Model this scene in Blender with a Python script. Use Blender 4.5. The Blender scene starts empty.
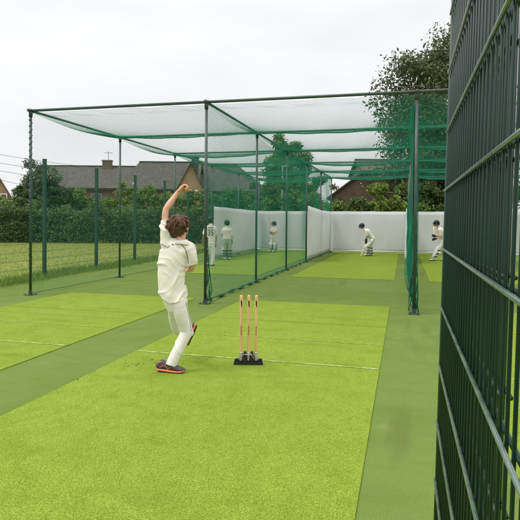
import bpy, bmesh, math, random
import numpy as np
from mathutils import Vector, Matrix, noise
from mathutils.bvhtree import BVHTree
random.seed(7); rng = np.random.default_rng(7)
S = bpy.context.scene; COL = S.collection

# ---------------------------------------------------------------- camera
FPX, YAW, PIT, ROLL = 547.09, .2572, .0174, .0089
CAM = Vector((0, 0, 1.5))
F = Vector((-math.sin(YAW)*math.cos(PIT), math.cos(YAW)*math.cos(PIT), -math.sin(PIT)))
U0 = Vector((-math.sin(YAW)*math.sin(PIT), math.cos(YAW)*math.sin(PIT), math.cos(PIT)))
R0 = Vector((math.cos(YAW), math.sin(YAW), 0))
RT = R0*math.cos(ROLL)+U0*math.sin(ROLL); UP = U0*math.cos(ROLL)-R0*math.sin(ROLL)
cd = bpy.data.cameras.new('camera'); cam = bpy.data.objects.new('camera', cd); COL.objects.link(cam)
M = Matrix((RT, UP, -F)).transposed().to_4x4(); M.translation = CAM; cam.matrix_world = M
cd.sensor_width = 36; cd.lens = FPX/520*36; cd.shift_y = -30/520; cd.clip_start = .02; cd.clip_end = 2000
S.camera = cam
FH = Vector((-math.sin(YAW), math.cos(YAW), 0))     # horizontal view direction, to lay the houses out

def at(px, py, D):
    return CAM + (F + RT*((px-260)/FPX) - UP*((py-230)/FPX))*D

# ---------------------------------------------------------------- world, sun, exposure
SUN_EL, SUN_AZ = math.radians(58), math.radians(-120)    # azimuth clockwise from +Y
w = bpy.data.worlds.new('World'); S.world = w; w.use_nodes = True
nt = w.node_tree; N = nt.nodes; L = nt.links; N.clear()
out = N.new('ShaderNodeOutputWorld'); bg = N.new('ShaderNodeBackground'); bg.inputs[1].default_value = .1
sky = N.new('ShaderNodeTexSky'); sky.sky_type = 'NISHITA'; sky.sun_disc = False
sky.sun_elevation = SUN_EL; sky.sun_rotation = SUN_AZ
bg2 = N.new('ShaderNodeBackground'); mixw = N.new('ShaderNodeMixShader')
tc = N.new('ShaderNodeTexCoord'); sep = N.new('ShaderNodeSeparateXYZ'); L.new(tc.outputs['Generated'], sep.inputs[0])
cr = N.new('ShaderNodeValToRGB'); L.new(sep.outputs['Z'], cr.inputs[0])     # cloud deck: brighter towards the zenith
for e, (p, v) in zip([cr.color_ramp.elements[0], cr.color_ramp.elements[1]], ((0.0, .315), (1.0, .84))):
    e.position = p; e.color = (v, v, v*1.01, 1)
e = cr.color_ramp.elements.new(.35); e.color = (.335, .335, .341, 1)
mp = N.new('ShaderNodeMapping'); mp.inputs['Scale'].default_value = (1.6, 1.6, 5); L.new(tc.outputs['Generated'], mp.inputs[0])
nz = N.new('ShaderNodeTexNoise'); nz.inputs['Scale'].default_value = 1.6; nz.inputs['Detail'].default_value = 5; nz.inputs['Roughness'].default_value = .5
L.new(mp.outputs[0], nz.inputs[0])
mr = N.new('ShaderNodeMapRange'); mr.inputs[1].default_value = .3; mr.inputs[2].default_value = .7
mr.inputs[3].default_value = .90; mr.inputs[4].default_value = 1.04; L.new(nz.outputs[0], mr.inputs[0])
mul = N.new('ShaderNodeMixRGB'); mul.blend_type = 'MULTIPLY'; mul.inputs[0].default_value = 1
L.new(cr.outputs[0], mul.inputs[1]); L.new(mr.outputs[0], mul.inputs[2]); L.new(mul.outputs[0], bg2.inputs[0])
bg2.inputs[1].default_value = 3.1
L.new(sky.outputs[0], bg.inputs[0]); mixw.inputs[0].default_value = .94
L.new(bg.outputs[0], mixw.inputs[1]); L.new(bg2.outputs[0], mixw.inputs[2]); L.new(mixw.outputs[0], out.inputs[0])
sd = bpy.data.lights.new('sun', 'SUN'); sd.energy = 1.5; sd.angle = math.radians(11); sd.color = (1, .97, .92)
sun = bpy.data.objects.new('sun', sd); COL.objects.link(sun)
sv = Vector((math.sin(SUN_AZ)*math.cos(SUN_EL), math.cos(SUN_AZ)*math.cos(SUN_EL), math.sin(SUN_EL)))
sun.rotation_euler = sv.to_track_quat('Z', 'Y').to_euler(); sun.location = (0, 0, 30)
S.view_settings.view_transform = 'Standard'; S.view_settings.look = 'None'
S.view_settings.gamma = 1; S.view_settings.use_curve_mapping = False; S.view_settings.exposure = 0
S.render.engine = 'CYCLES'; S.cycles.max_bounces = 8; S.cycles.transparent_max_bounces = 16

# ---------------------------------------------------------------- materials
def mat(name, col, rough=.7, col2=None, scale=8, bump=0, bscale=60, metal=0, spec=.4, detail=4, trans=0, attr=False, stretch=None, lo=.35, hi=.65):
    m = bpy.data.materials.new(name); m.use_nodes = True; t = m.node_tree; n = t.nodes; l = t.links
    b = n['Principled BSDF']; b.inputs['Roughness'].default_value = rough; b.inputs['Metallic'].default_value = metal
    b.inputs['Specular IOR Level'].default_value = spec
    b.inputs['Base Color'].default_value = (*col, 1)
    c = n.new('ShaderNodeTexCoord'); src = c.outputs['Object']
    if stretch:
        mpp = n.new('ShaderNodeMapping'); mpp.inputs['Scale'].default_value = stretch; l.new(src, mpp.inputs[0]); src = mpp.outputs[0]
    if col2:
        r = n.new('ShaderNodeMix'); r.data_type = 'RGBA'; r.inputs[6].default_value = (*col, 1); r.inputs[7].default_value = (*col2, 1)
        if attr:
            a = n.new('ShaderNodeAttribute'); a.attribute_name = 'rnd'; l.new(a.outputs['Fac'], r.inputs[0])
        else:
            x = n.new('ShaderNodeTexNoise'); x.inputs['Scale'].default_value = scale; x.inputs['Detail'].default_value = detail
            l.new(src, x.inputs[0]); k = n.new('ShaderNodeMapRange'); k.inputs[1].default_value = lo; k.inputs[2].default_value = hi
            l.new(x.outputs[0], k.inputs[0]); l.new(k.outputs[0], r.inputs[0])
        l.new(r.outputs[2], b.inputs['Base Color'])
    if bump:
        x = n.new('ShaderNodeTexNoise'); x.inputs['Scale'].default_value = bscale; x.inputs['Detail'].default_value = 3; l.new(src, x.inputs[0])
        bb = n.new('ShaderNodeBump'); bb.inputs['Strength'].default_value = bump; bb.inputs['Distance'].default_value = .01
        l.new(x.outputs[0], bb.inputs['Height']); l.new(bb.outputs[0], b.inputs['Normal'])
    if trans:
        tr = n.new('ShaderNodeBsdfTranslucent'); ms = n.new('ShaderNodeMixShader'); ms.inputs[0].default_value = trans
        if col2: l.new(r.outputs[2], tr.inputs[0])
        else: tr.inputs[0].default_value = (*col, 1)
        l.new(b.outputs[0], ms.inputs[1]); l.new(tr.outputs[0], ms.inputs[2]); l.new(ms.outputs[0], n['Material Output'].inputs[0])
    return m

def layered(name, base, spots, rough=.9, bump=.5, bscale=160):
    """base colour with several noise layers: (colour, scale, lo, hi, amount)"""
    m = bpy.data.materials.new(name); m.use_nodes = True; t = m.node_tree; n = t.nodes; l = t.links
    b = n['Principled BSDF']; b.inputs['Roughness'].default_value = rough; b.inputs['Specular IOR Level'].default_value = .05
    c = n.new('ShaderNodeTexCoord'); g = n.new('ShaderNodeNewGeometry'); prev = None
    for i, (col, sc, lo, hi, amt, st) in enumerate(spots):
        mpp = n.new('ShaderNodeMapping'); mpp.inputs['Scale'].default_value = st; mpp.inputs['Location'].default_value = (i*7.3, i*3.1, 0)
        l.new(g.outputs['Position'], mpp.inputs[0])
        x = n.new('ShaderNodeTexNoise'); x.inputs['Scale'].default_value = sc; x.inputs['Detail'].default_value = 3 if sc < 50 else 1; l.new(mpp.outputs[0], x.inputs[0])
        k = n.new('ShaderNodeMapRange'); k.inputs[1].default_value = lo; k.inputs[2].default_value = hi; k.inputs[4].default_value = amt
        l.new(x.outputs[0], k.inputs[0])
        r = n.new('ShaderNodeMix'); r.data_type = 'RGBA'; r.inputs[7].default_value = (*col, 1); l.new(k.outputs[0], r.inputs[0])
        if prev: l.new(prev, r.inputs[6])
        else: r.inputs[6].default_value = (*base, 1)
        prev = r.outputs[2]
    l.new(prev, b.inputs['Base Color'])
    x = n.new('ShaderNodeTexNoise'); x.inputs['Scale'].default_value = bscale; x.inputs['Detail'].default_value = 2; l.new(g.outputs['Position'], x.inputs[0])
    bb = n.new('ShaderNodeBump'); bb.inputs['Strength'].default_value = bump; bb.inputs['Distance'].default_value = .006
    l.new(x.outputs[0], bb.inputs['Height']); l.new(bb.outputs[0], b.inputs['Normal'])
    return m

I3 = (1, 1, 1)
m_field = layered('field_grass', (.17, .22, .04), [((.24, .25, .06), .7, .4, .65, .8, (1, .4, 1)), ((.11, .17, .028), 3, .45, .7, .7, I3), ((.27, .27, .09), 14, .5, .75, .6, I3)], bscale=25, bump=1)
m_apron = layered('dark_turf', (.132, .192, .046), [((.175, .232, .060), .5, .35, .7, .9, (.5, 1, 1)), ((.100, .155, .028), 2.2, .45, .75, .55, I3), ((.125, .185, .03), 9, .45, .7, .5, (.3, 1, 1)), ((.065, .11, .018), 170, .45, .6, .6, I3), ((.20, .23, .08), 5, .62, .8, .5, I3), ((.09, .12, .03), 1.1, .6, .72, .6, (2.5, .3, 1))])
m_mat = layered('light_turf', (.190, .268, .028), [((.240, .303, .038), .8, .35, .7, .9, (1, .5, 1)), ((.135, .222, .014), 3.5, .42, .7, .6, I3), ((.120, .205, .012), 13, .5, .7, .45, (1, .5, 1)), ((.075, .140, .008), 130, .46, .60, .75, I3), ((.36, .42, .085), 170, .52, .66, .6, I3), ((.13, .20, .02), 1.6, .60, .75, .6, (.6, 1.6, 1))], bscale=150, bump=.9)
m_line = mat('worn_white_line', (.36, .45, .17), .9, (.20, .28, .035), 14, lo=.40, hi=.62)
m_seam = mat('turf_seam', (.12, .19, .015), .9, (.17, .25, .02), 6)
m_green = mat('green_tube', (.016, .045, .036), .38, (.03, .07, .055), 5, spec=.5)
m_frame = mat('painted_steel', (.022, .048, .042), .4, (.045, .07, .06), 9, spec=.5)
m_net = mat('green_twine', (.006, .30, .175), .6, trans=.45)
m_netblack = mat('white_rope', (.55, .58, .55), .8)
m_rope = mat('green_rope', (.01, .13, .065), .7, (.01, .07, .04), 30)
m_canvas = mat('white_canvas', (.77, .77, .775), .75, (.68, .68, .665), .9, bump=.15, bscale=2, trans=.12)
m_hem = mat('canvas_hem', (.84, .85, .84), .6)
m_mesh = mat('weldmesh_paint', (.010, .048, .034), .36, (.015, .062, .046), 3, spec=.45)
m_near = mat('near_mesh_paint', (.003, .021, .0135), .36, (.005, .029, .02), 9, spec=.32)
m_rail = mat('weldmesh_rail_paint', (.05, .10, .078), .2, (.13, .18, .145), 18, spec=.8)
m_wire = mat('phone_wire', (.08, .08, .085), .6)
m_concrete = mat('render_wall', (.4, .38, .35), .9)
m_white = mat('cricket_white_shirt', (.72, .67, .60), .85, (.76, .71, .64), 4, bump=.2, bscale=120)
m_trous = mat('cricket_trousers', (.74, .70, .66), .85, (.78, .74, .70), 5, bump=.2, bscale=120)
m_trouslive = mat('olive_trousers', (.36, .40, .27), .85)
m_skin = mat('skin', (.58, .30, .20), .5, (.66, .37, .26), 18, spec=.35)
m_skin2 = mat('tanned_skin', (.33, .17, .105), .55)
m_hair = mat('brown_hair', (.070, .030, .016), .5, (.125, .056, .030), 26, stretch=(3, 3, .6), bump=.8, bscale=90)
m_strand = mat('hair_strand', (.10, .045, .024), .38, (.20, .095, .050), 40)
m_dhair = mat('dark_hair', (.014, .010, .008), .5)
m_helm = mat('navy_helmet', (.010, .012, .022), .3)
m_black = mat('black_rubber', (.012, .012, .013), .5)
m_grille = mat('grille_steel', (.2, .2, .2), .4, metal=.6)
m_shoe = mat('shoe_grey', (.055, .045, .050), .75, (.085, .075, .08), 60, bump=.3, bscale=200)
m_sole = mat('orange_sole', (.78, .20, .09), .55)
m_soled = mat('dark_sole', (.04, .025, .02), .6)
m_pip = mat('navy_piping', (.03, .035, .06), .7)
m_sock = mat('white_sock', (.7, .7, .68), .9)
m_pad = mat('white_pad', (.72, .72, .70), .6)
m_wood = mat('ash_wood', (.60, .36, .13), .45, (.72, .48, .21), 9, stretch=(6, 6, .5))
m_willow = mat('willow', (.66, .52, .34), .5, (.72, .60, .42), 8, stretch=(5, 5, .5))
m_rubber = m_black
m_steel = mat('galvanised', (.55, .56, .58), .3, metal=.9)
m_brickc = None

def brick(name, c1, c2, mortar, scale):
    m = bpy.data.materials.new(name); m.use_nodes = True; t = m.node_tree; n = t.nodes; l = t.links
    b = n['Principled BSDF']; b.inputs['Roughness'].default_value = .9
    uv = n.new('ShaderNodeUVMap'); br = n.new('ShaderNodeTexBrick'); br.inputs['Scale'].default_value = scale
    br.inputs['Color1'].default_value = (*c1, 1); br.inputs['Color2'].default_value = (*c2, 1); br.inputs['Mortar'].default_value = (*mortar, 1)
    br.inputs['Mortar Size'].default_value = .012; br.inputs['Brick Width'].default_value = .225; br.inputs['Row Height'].default_value = .075 if 'brick' in name else .3
    l.new(uv.outputs[0], br.inputs[0])
    x = n.new('ShaderNodeTexNoise'); x.inputs['Scale'].default_value = 1.3; x.inputs['Detail'].default_value = 6; l.new(uv.outputs[0], x.inputs[0])
    k = n.new('ShaderNodeMapRange'); k.inputs[3].default_value = .6; k.inputs[4].default_value = 1.4; l.new(x.outputs[0], k.inputs[0])
    mm = n.new('ShaderNodeMixRGB'); mm.blend_type = 'MULTIPLY'; mm.inputs[0].default_value = 1
    l.new(br.outputs[0], mm.inputs[1]); l.new(k.outputs[0], mm.inputs[2]); l.new(mm.outputs[0], b.inputs['Base Color'])
    return m
m_brick = brick('orange_brick', (.29, .145, .07), (.35, .18, .09), (.34, .28, .2), 1)
m_brick2 = brick('brown_brick', (.14, .075, .052), (.19, .105, .075), (.17, .14, .12), 1)
m_tile = brick('grey_roof_tile', (.058, .050, .042), (.088, .076, .062), (.030, .027, .024), 1)
m_tile2 = brick('brown_roof_tile', (.09, .055, .042), (.12, .08, .06), (.05, .04, .03), 1)
m_glass = mat('window_glass', (.03, .035, .04), .08, spec=.8)
m_upvc = mat('white_upvc', (.7, .7, .7), .4)
m_wframe = mat('window_frame', (.34, .32, .29), .5)
m_fascia = mat('dark_fascia', (.03, .025, .022), .5)

# ---------------------------------------------------------------- object helpers
def tag(o, label=None, cat=None, group=None, kind=None):
    if label: o['label'] = label
    if cat: o['category'] = cat
    if group: o['group'] = group
    if kind: o['kind'] = kind
    return o
def empty(name, loc=(0, 0, 0), rz=0):
    o = bpy.data.objects.new(name, None); COL.objects.link(o); o.location = loc; o.rotation_euler = (0, 0, rz)
    o.empty_display_size = .2; return o
def link(name, me, m, parent=None):
    """vertices in world space; if parented, keep them there"""
    if m and not me.materials: me.materials.append(m)
    o = bpy.data.objects.new(name, me); COL.objects.link(o)
    if parent is not None:
        o.parent = parent
        pm = Matrix.Translation(parent.location) @ Matrix.Rotation(parent.rotation_euler.z, 4, 'Z')
        if parent.parent is not None:
            q = parent.parent
            pm = Matrix.Translation(q.location) @ Matrix.Rotation(q.rotation_euler.z, 4, 'Z') @ pm
        if o.name and pm != Matrix.Identity(4): me.transform(pm.inverted())
    return o
def npmesh(name, V, Fq, rnd=None, smooth=False):
    V = np.asarray(V, np.float32); Fq = np.asarray(Fq, np.int32); k = Fq.shape[1]
    me = bpy.data.meshes.new(name); me.vertices.add(len(V)); me.vertices.foreach_set('co', V.ravel())
    me.loops.add(Fq.size); me.loops.foreach_set('vertex_index', Fq.ravel())
    me.polygons.add(len(Fq)); me.polygons.foreach_set('loop_start', np.arange(len(Fq), dtype=np.int32)*k)
    me.polygons.foreach_set('loop_total', np.full(len(Fq), k, np.int32))
    if smooth: me.polygons.foreach_set('use_smooth', np.ones(len(Fq), bool))
    me.update(calc_edges=True); me.validate()
    if rnd is not None:
        a = me.attributes.new('rnd', 'FLOAT', 'FACE'); a.data.foreach_set('value', np.asarray(rnd, np.float32))
    return me

class MB:
    def __init__(s): s.V = []; s.Fc = []
    def add(s, V, Fc):
        o = len(s.V); s.V += [tuple(v) for v in V]; s.Fc += [tuple(i+o for i in f) for f in Fc]; return s
    def box(s, c, size, rz=0, axes=None):
        c = Vector(c); hx, hy, hz = [a/2 for a in size]
        if axes is None: axes = (Vector((math.cos(rz), math.sin(rz), 0)), Vector((-math.sin(rz), math.cos(rz), 0)), Vector((0, 0, 1)))
        X, Y, Z = axes
        V = [c+X*hx*i+Y*hy*j+Z*hz*k for i in (-1, 1) for j in (-1, 1) for k in (-1, 1)]
        return s.add(V, [(0, 1, 3, 2), (4, 6, 7, 5), (0, 4, 5, 1), (2, 3, 7, 6), (0, 2, 6, 4), (1, 5, 7, 3)])
    def tube(s, pts, r, n=8, cap=True):
        pts = [Vector(p) for p in pts]; rs = r if isinstance(r, (list, tuple)) else [r]*len(pts)
        V = []; Fc = []; ref = None
        for i, p in enumerate(pts):
            t = (pts[min(i+1, len(pts)-1)]-pts[max(i-1, 0)]).normalized()
            if ref is None: ref = t.orthogonal().normalized()
            a = (ref-t*ref.dot(t)).normalized(); b = t.cross(a); ref = a
            for k in range(n):
                th = 2*math.pi*k/n; V.append(p+(a*math.cos(th)+b*math.sin(th))*rs[i])
        for i in range(len(pts)-1):
            for k in range(n):
                k2 = (k+1) % n; Fc.append((i*n+k, i*n+k2, (i+1)*n+k2, (i+1)*n+k))
        if cap: Fc.append(tuple(range(n-1, -1, -1))); Fc.append(tuple((len(pts)-1)*n+k for k in range(n)))
        return s.add(V, Fc)
    def loft(s, st, side, n=20, sub=4, exp=1.0):
        """st: list of (P, a, b): half-size a along 'side', b across it. Rounded closed ends."""
        P = [Vector(q[0]) for q in st]; A = [q[1] for q in st]; B = [q[2] for q in st]
        pts = []; aa = []; bb = []
        for i in range(len(P)-1):
            for k in range(sub):
                t = k/sub; p0 = P[max(i-1, 0)]; p1 = P[i]; p2 = P[i+1]; p3 = P[min(i+2, len(P)-1)]
                pts.append(.5*((2*p1)+(p2-p0)*t+(2*p0-5*p1+4*p2-p3)*t*t+(3*p1-p0-3*p2+p3)*t**3))
                e = t*t*(3-2*t); aa.append(A[i]*(1-e)+A[i+1]*e); bb.append(B[i]*(1-e)+B[i+1]*e)
        pts.append(P[-1]); aa.append(A[-1]); bb.append(B[-1])
        t0 = (pts[1]-pts[0]).normalized(); t1 = (pts[-1]-pts[-2]).normalized()
        r0 = min(aa[0], bb[0]); r1 = min(aa[-1], bb[-1])
        pre = [(pts[0]-t0*r0*math.sin(q), math.cos(q)) for q in (1.35, .9, .45)]
        post = [(pts[-1]+t1*r1*math.sin(q), math.cos(q)) for q in (.45, .9, 1.35)]
        A0, B0, A1, B1 = aa[0], bb[0], aa[-1], bb[-1]
        pts = [q[0] for q in pre]+pts+[q[0] for q in post]
        aa = [A0*q[1] for q in pre]+aa+[A1*q[1] for q in post]; bb = [B0*q[1] for q in pre]+bb+[B1*q[1] for q in post]
        V = []; Fc = []; sd = Vector(side).normalized()
        for i, p in enumerate(pts):
            t = (pts[min(i+1, len(pts)-1)]-pts[max(i-1, 0)]).normalized()
            a = sd-t*sd.dot(t)
            if a.length < 1e-3: a = t.orthogonal()
            a.normalize(); b = t.cross(a)
            for k in range(n):
                th = 2*math.pi*k/n; cx, sx = math.cos(th), math.sin(th)
                if exp != 1: cx = math.copysign(abs(cx)**exp, cx); sx = math.copysign(abs(sx)**exp, sx)
                V.append(p+a*cx*aa[i]+b*sx*bb[i])
        for i in range(len(pts)-1):
            for k in range(n):
                k2 = (k+1) % n; Fc.append((i*n+k, i*n+k2, (i+1)*n+k2, (i+1)*n+k))
        Fc.append(tuple(range(n-1, -1, -1))); Fc.append(tuple((len(pts)-1)*n+k for k in range(n)))
        return s.add(V, Fc)
    def ell(s, c, r, axes=None, n=16):
        c = Vector(c); ax = axes or (Vector((1, 0, 0)), Vector((0, 1, 0)), Vector((0, 0, 1)))
        V = []; Fc = []; h = n//2
        for i in range(1, h):
            ph = math.pi*i/h
            for k in range(n):
                th = 2*math.pi*k/n
                V.append(c+ax[0]*r[0]*math.sin(ph)*math.cos(th)+ax[1]*r[1]*math.sin(ph)*math.sin(th)+ax[2]*r[2]*math.cos(ph))
        for i in range(h-2):
            for k in range(n):
                k2 = (k+1) % n; Fc.append((i*n+k, i*n+n+k, i*n+n+k2, i*n+k2))
        V += [c+ax[2]*r[2], c-ax[2]*r[2]]; T = len(V)-2
        for k in range(n):
            k2 = (k+1) % n; Fc.append((T, k, k2)); Fc.append((T+1, (h-2)*n+k2, (h-2)*n+k))
        return s.add(V, Fc)
    def mesh(s, name='m'):
        me = bpy.data.meshes.new(name); me.from_pydata(s.V, [], s.Fc); me.update()
        bm = bmesh.new(); bm.from_mesh(me); bmesh.ops.recalc_face_normals(bm, faces=bm.faces); bm.to_mesh(me); bm.free()
        return me
    def build(s, name, m, parent=None, smooth=False):
        me = s.mesh(name)
        if smooth: me.shade_smooth()
        return link(name, me, m, parent)

def fuse(mb, name, m, parent, voxel=.006, it=6, disp=None, cut=None):
    """one continuous surface from overlapping closed lofts: voxel remesh, relax, optional displacement"""
    me = mb.mesh(name); o = bpy.data.objects.new('tmp', me); COL.objects.link(o)
    r = o.modifiers.new('r', 'REMESH'); r.mode = 'VOXEL'; r.voxel_size = voxel
    s = o.modifiers.new('s', 'SMOOTH'); s.factor = .5; s.iterations = it
    dg = bpy.context.evaluated_depsgraph_get(); dg.update()
    me2 = bpy.data.meshes.new_from_object(o.evaluated_get(dg)); bpy.data.objects.remove(o); bpy.data.meshes.remove(me)
    me2.name = name; me2.materials.clear()
    if cut:
        bm = bmesh.new(); bm.from_mesh(me2)
        bmesh.ops.delete(bm, geom=[v for v in bm.verts if cut(v.co)], context='VERTS')
        for _ in range(4):
            be = [v for v in bm.verts if v.is_boundary]; nw = {}
            for v in be:
                nb = [e.other_vert(v) for e in v.link_edges if e.is_boundary]
                if len(nb) == 2: nw[v] = v.co*.4+(nb[0].co+nb[1].co)*.3
            for v, c in nw.items(): v.co = c
        bm.normal_update(); bm.to_mesh(me2); bm.free()
    if disp:
        n = [v.normal.copy() for v in me2.vertices]
        for v, q in zip(me2.vertices, n): v.co = v.co + q*disp(v.co, q)
    me2.shade_smooth()
    return link(name, me2, m, parent)
def bvh_world(o):
    dg = bpy.context.evaluated_depsgraph_get(); dg.update()
    mw = o.matrix_world
    return BVHTree.FromPolygons([mw @ v.co for v in o.data.vertices], [tuple(p.vertices) for p in o.data.polygons])
def hit(tree, px, py, off=.002):
    d = (at(px, py, 1)-CAM).normalized(); r = tree.ray_cast(CAM, d)
    return None if r[0] is None else r[0]-d*off

# ---------------------------------------------------------------- ground
def sheet(name, x0, x1, y0, y1, z, m, nx=1, ny=1):
    V = [(x0+(x1-x0)*i/nx, y0+(y1-y0)*j/ny, z) for i in range(nx+1) for j in range(ny+1)]
    Fc = [(i*(ny+1)+j, (i+1)*(ny+1)+j, (i+1)*(ny+1)+j+1, i*(ny+1)+j+1) for i in range(nx) for j in range(ny)]
    return tag(MB().add(V, Fc).build(name, m), kind='structure')
sheet('grass_field', -400, 400, -200, 700, -.02, m_field, 8, 8)
sheet('turf_apron', -8.55, 11.5, -7, 26.4, 0, m_apron)
XL = (-7.07, -3.43, .177, 3.80, 7.40); DY, Y0 = 3.478, 9.2154; ZT = 3.6; YW = 26.12
def mat_strip(x0, x1, y0, y1):
    return tag(MB().box(((x0+x1)/2, (y0+y1)/2, .0045), (x1-x0, y1-y0, .009)).build('turf_strip', m_mat), kind='structure')
def crease(x0, x1, y, parent, wd=.03):
    n = 12; V = []; Fc = []
    for i in range(n+1):
        x = x0+(x1-x0)*i/n; h = wd/2*(1+.3*math.sin(i*2.7)); V += [(x, y-h, .013), (x, y+h, .013)]
    for i in range(n): Fc.append((2*i, 2*i+2, 2*i+3, 2*i+1))
    MB().add(V, Fc).build('crease_line', m_line, parent)
for i, (cx, yf) in enumerate(((-5.17, 9.76), (-1.57, 9.82), (1.99, 9.8), (5.6, 9.8))):
    a = mat_strip(cx-1.35, cx+1.35, -6.5, yf); crease(cx-1.33, cx+1.33, 5.62, a); crease(cx-1.3, cx+1.33, 6.72, a, .014)
    for ys in (7.9,):
        MB().add([(cx-1.34, ys-.006, .0125), (cx+1.34, ys-.006, .0125), (cx+1.34, ys+.006, .0125), (cx-1.34, ys+.006, .0125)], [(0, 1, 2, 3)]).build('seam', m_seam, a)
    if i == 0: crease(cx-1.2, cx+1.3, 7.42, a, .012)
    b = mat_strip(cx-1.35, cx+1.35, 14.35, 26.0); crease(cx-1.3, cx+1.3, 23.6, b)

# ---------------------------------------------------------------- steel cage
cage = empty('net_cage_frame', (XL[2], Y0, 0))
tag(cage, 'dark green tubular steel frame of the cricket net lanes with posts and crossbeams', 'frame')
for i, x in enumerate(XL):
    for k in range(6):
        y = Y0+DY*k
        p = MB().tube([(x, y, 0), (x, y, ZT-.03)], .026, 10).build('post', m_frame, cage, True)
        f = MB().box((x, y, .008), (.18, .18, .012))
        for sx in (-1, 1):
            for sy in (-1, 1): f.tube([(x+sx*.065, y+sy*.065, .01), (x+sx*.065, y+sy*.065, .03)], .009, 6)
        f.tube([(x, y, .01), (x, y, .09)], .034, 10)
        f.build('foot_plate', m_frame, p)
        MB().tube([(x, y, ZT-.12), (x, y, ZT+.03)], .036, 10).tube([(x, y-.07, ZT), (x, y+.07, ZT)], .034, 10).build('corner_clamp', m_frame, p, True)
    MB().tube([(x, Y0, ZT), (x, Y0+5*DY, ZT)], .024, 10).build('long_beam', m_frame, cage, True)
for k in range(6):
    y = Y0+DY*k; MB().tube([(XL[0], y, ZT+.002), (XL[-1], y, ZT+.002)], .0265, 10).build('cross_beam', m_frame, cage, True)

# ---------------------------------------------------------------- netting (twine modelled strand by strand, diamond pattern)
def netmesh(surf, nrm, ul, vl, p, r, seg=.2):
    Vs = []; Fs = []; off = 0
    step = p*math.sqrt(2)
    for sgn in (1, -1):
        c0 = 0 if sgn == 1 else -vl
        c1 = ul+vl if sgn == 1 else ul
        for c in np.arange(c0+step/2, c1, step):
            # line: u + sgn*v = c, v from va to vb
            if sgn == 1: va, vb = max(0, c-ul), min(vl, c)
            else: va, vb = max(0, -c), min(vl, ul-c)
            if vb-va < .01: continue
            n = max(2, int((vb-va)*1.414/seg)+1); v = np.linspace(va, vb, n); u = c-sgn*v
            P = surf(u, v); T = np.gradient(P, axis=0); T /= np.linalg.norm(T, axis=1)[:, None]+1e-9
            A = np.cross(T, nrm); A /= np.linalg.norm(A, axis=1)[:, None]+1e-9; B = np.cross(T, A)
            rr = np.stack([P+(A*math.cos(q)+B*math.sin(q))*r for q in (0, 2.094, 4.189)], 1).reshape(-1, 3)
            i = np.arange(n-1)[:, None]*3+off
            q = np.concatenate([np.concatenate([i+a, i+b, i+3+b, i+3+a], 1) for a, b in ((0, 1), (1, 2), (2, 0))])
            Vs.append(rr); Fs.append(q); off += 3*n
    return np.concatenate(Vs), np.concatenate(Fs)
lane_lab = ('far left lane', 'middle lane behind the bowler', 'right lane behind the mesh fence', 'hidden outer right lane')
TW = .0014; PT = .033
for i in range(4):
    x0, x1 = XL[i], XL[i+1]
    dmid = (.24, .20, .21, .2)[i]
    def surf(u, v, x0=x0, dmid=dmid):
        fy = (v/DY) % 1.0; k = np.floor(v/DY); fx = u/(XL[1]-XL[0])
        d = dmid*(1+.18*np.sin(k*2.3+x0))
        z = ZT-.03-d*4*fy*(1-fy)*(0.45+.55*4*fx*(1-fx)) - .10*4*fx*(1-fx)*fy*(1-fy) + .006*np.sin(u*7+v*3) - .02*np.abs(np.sin(u*4.3))*(v < .2)
        return np.stack([x0+u, Y0+v, z], 1)
    V, Fq = netmesh(surf, np.array([0, 0, 1.]), x1-x0, 5*DY-.01, PT, TW)
    o = link('roof_net', npmesh('roof_net', V, Fq, smooth=True), m_net)
    tag(o, 'sagging green roof netting over the '+lane_lab[i], 'netting', 'roof nets of the cage')
div_lab = ('outermost left side net along the grass field', 'divider net between the left lane and the middle lane', 'divider net right of the middle lane seen almost edge on', 'side net hidden behind the mesh fence at right', 'outermost right side net behind the mesh fence')
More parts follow.
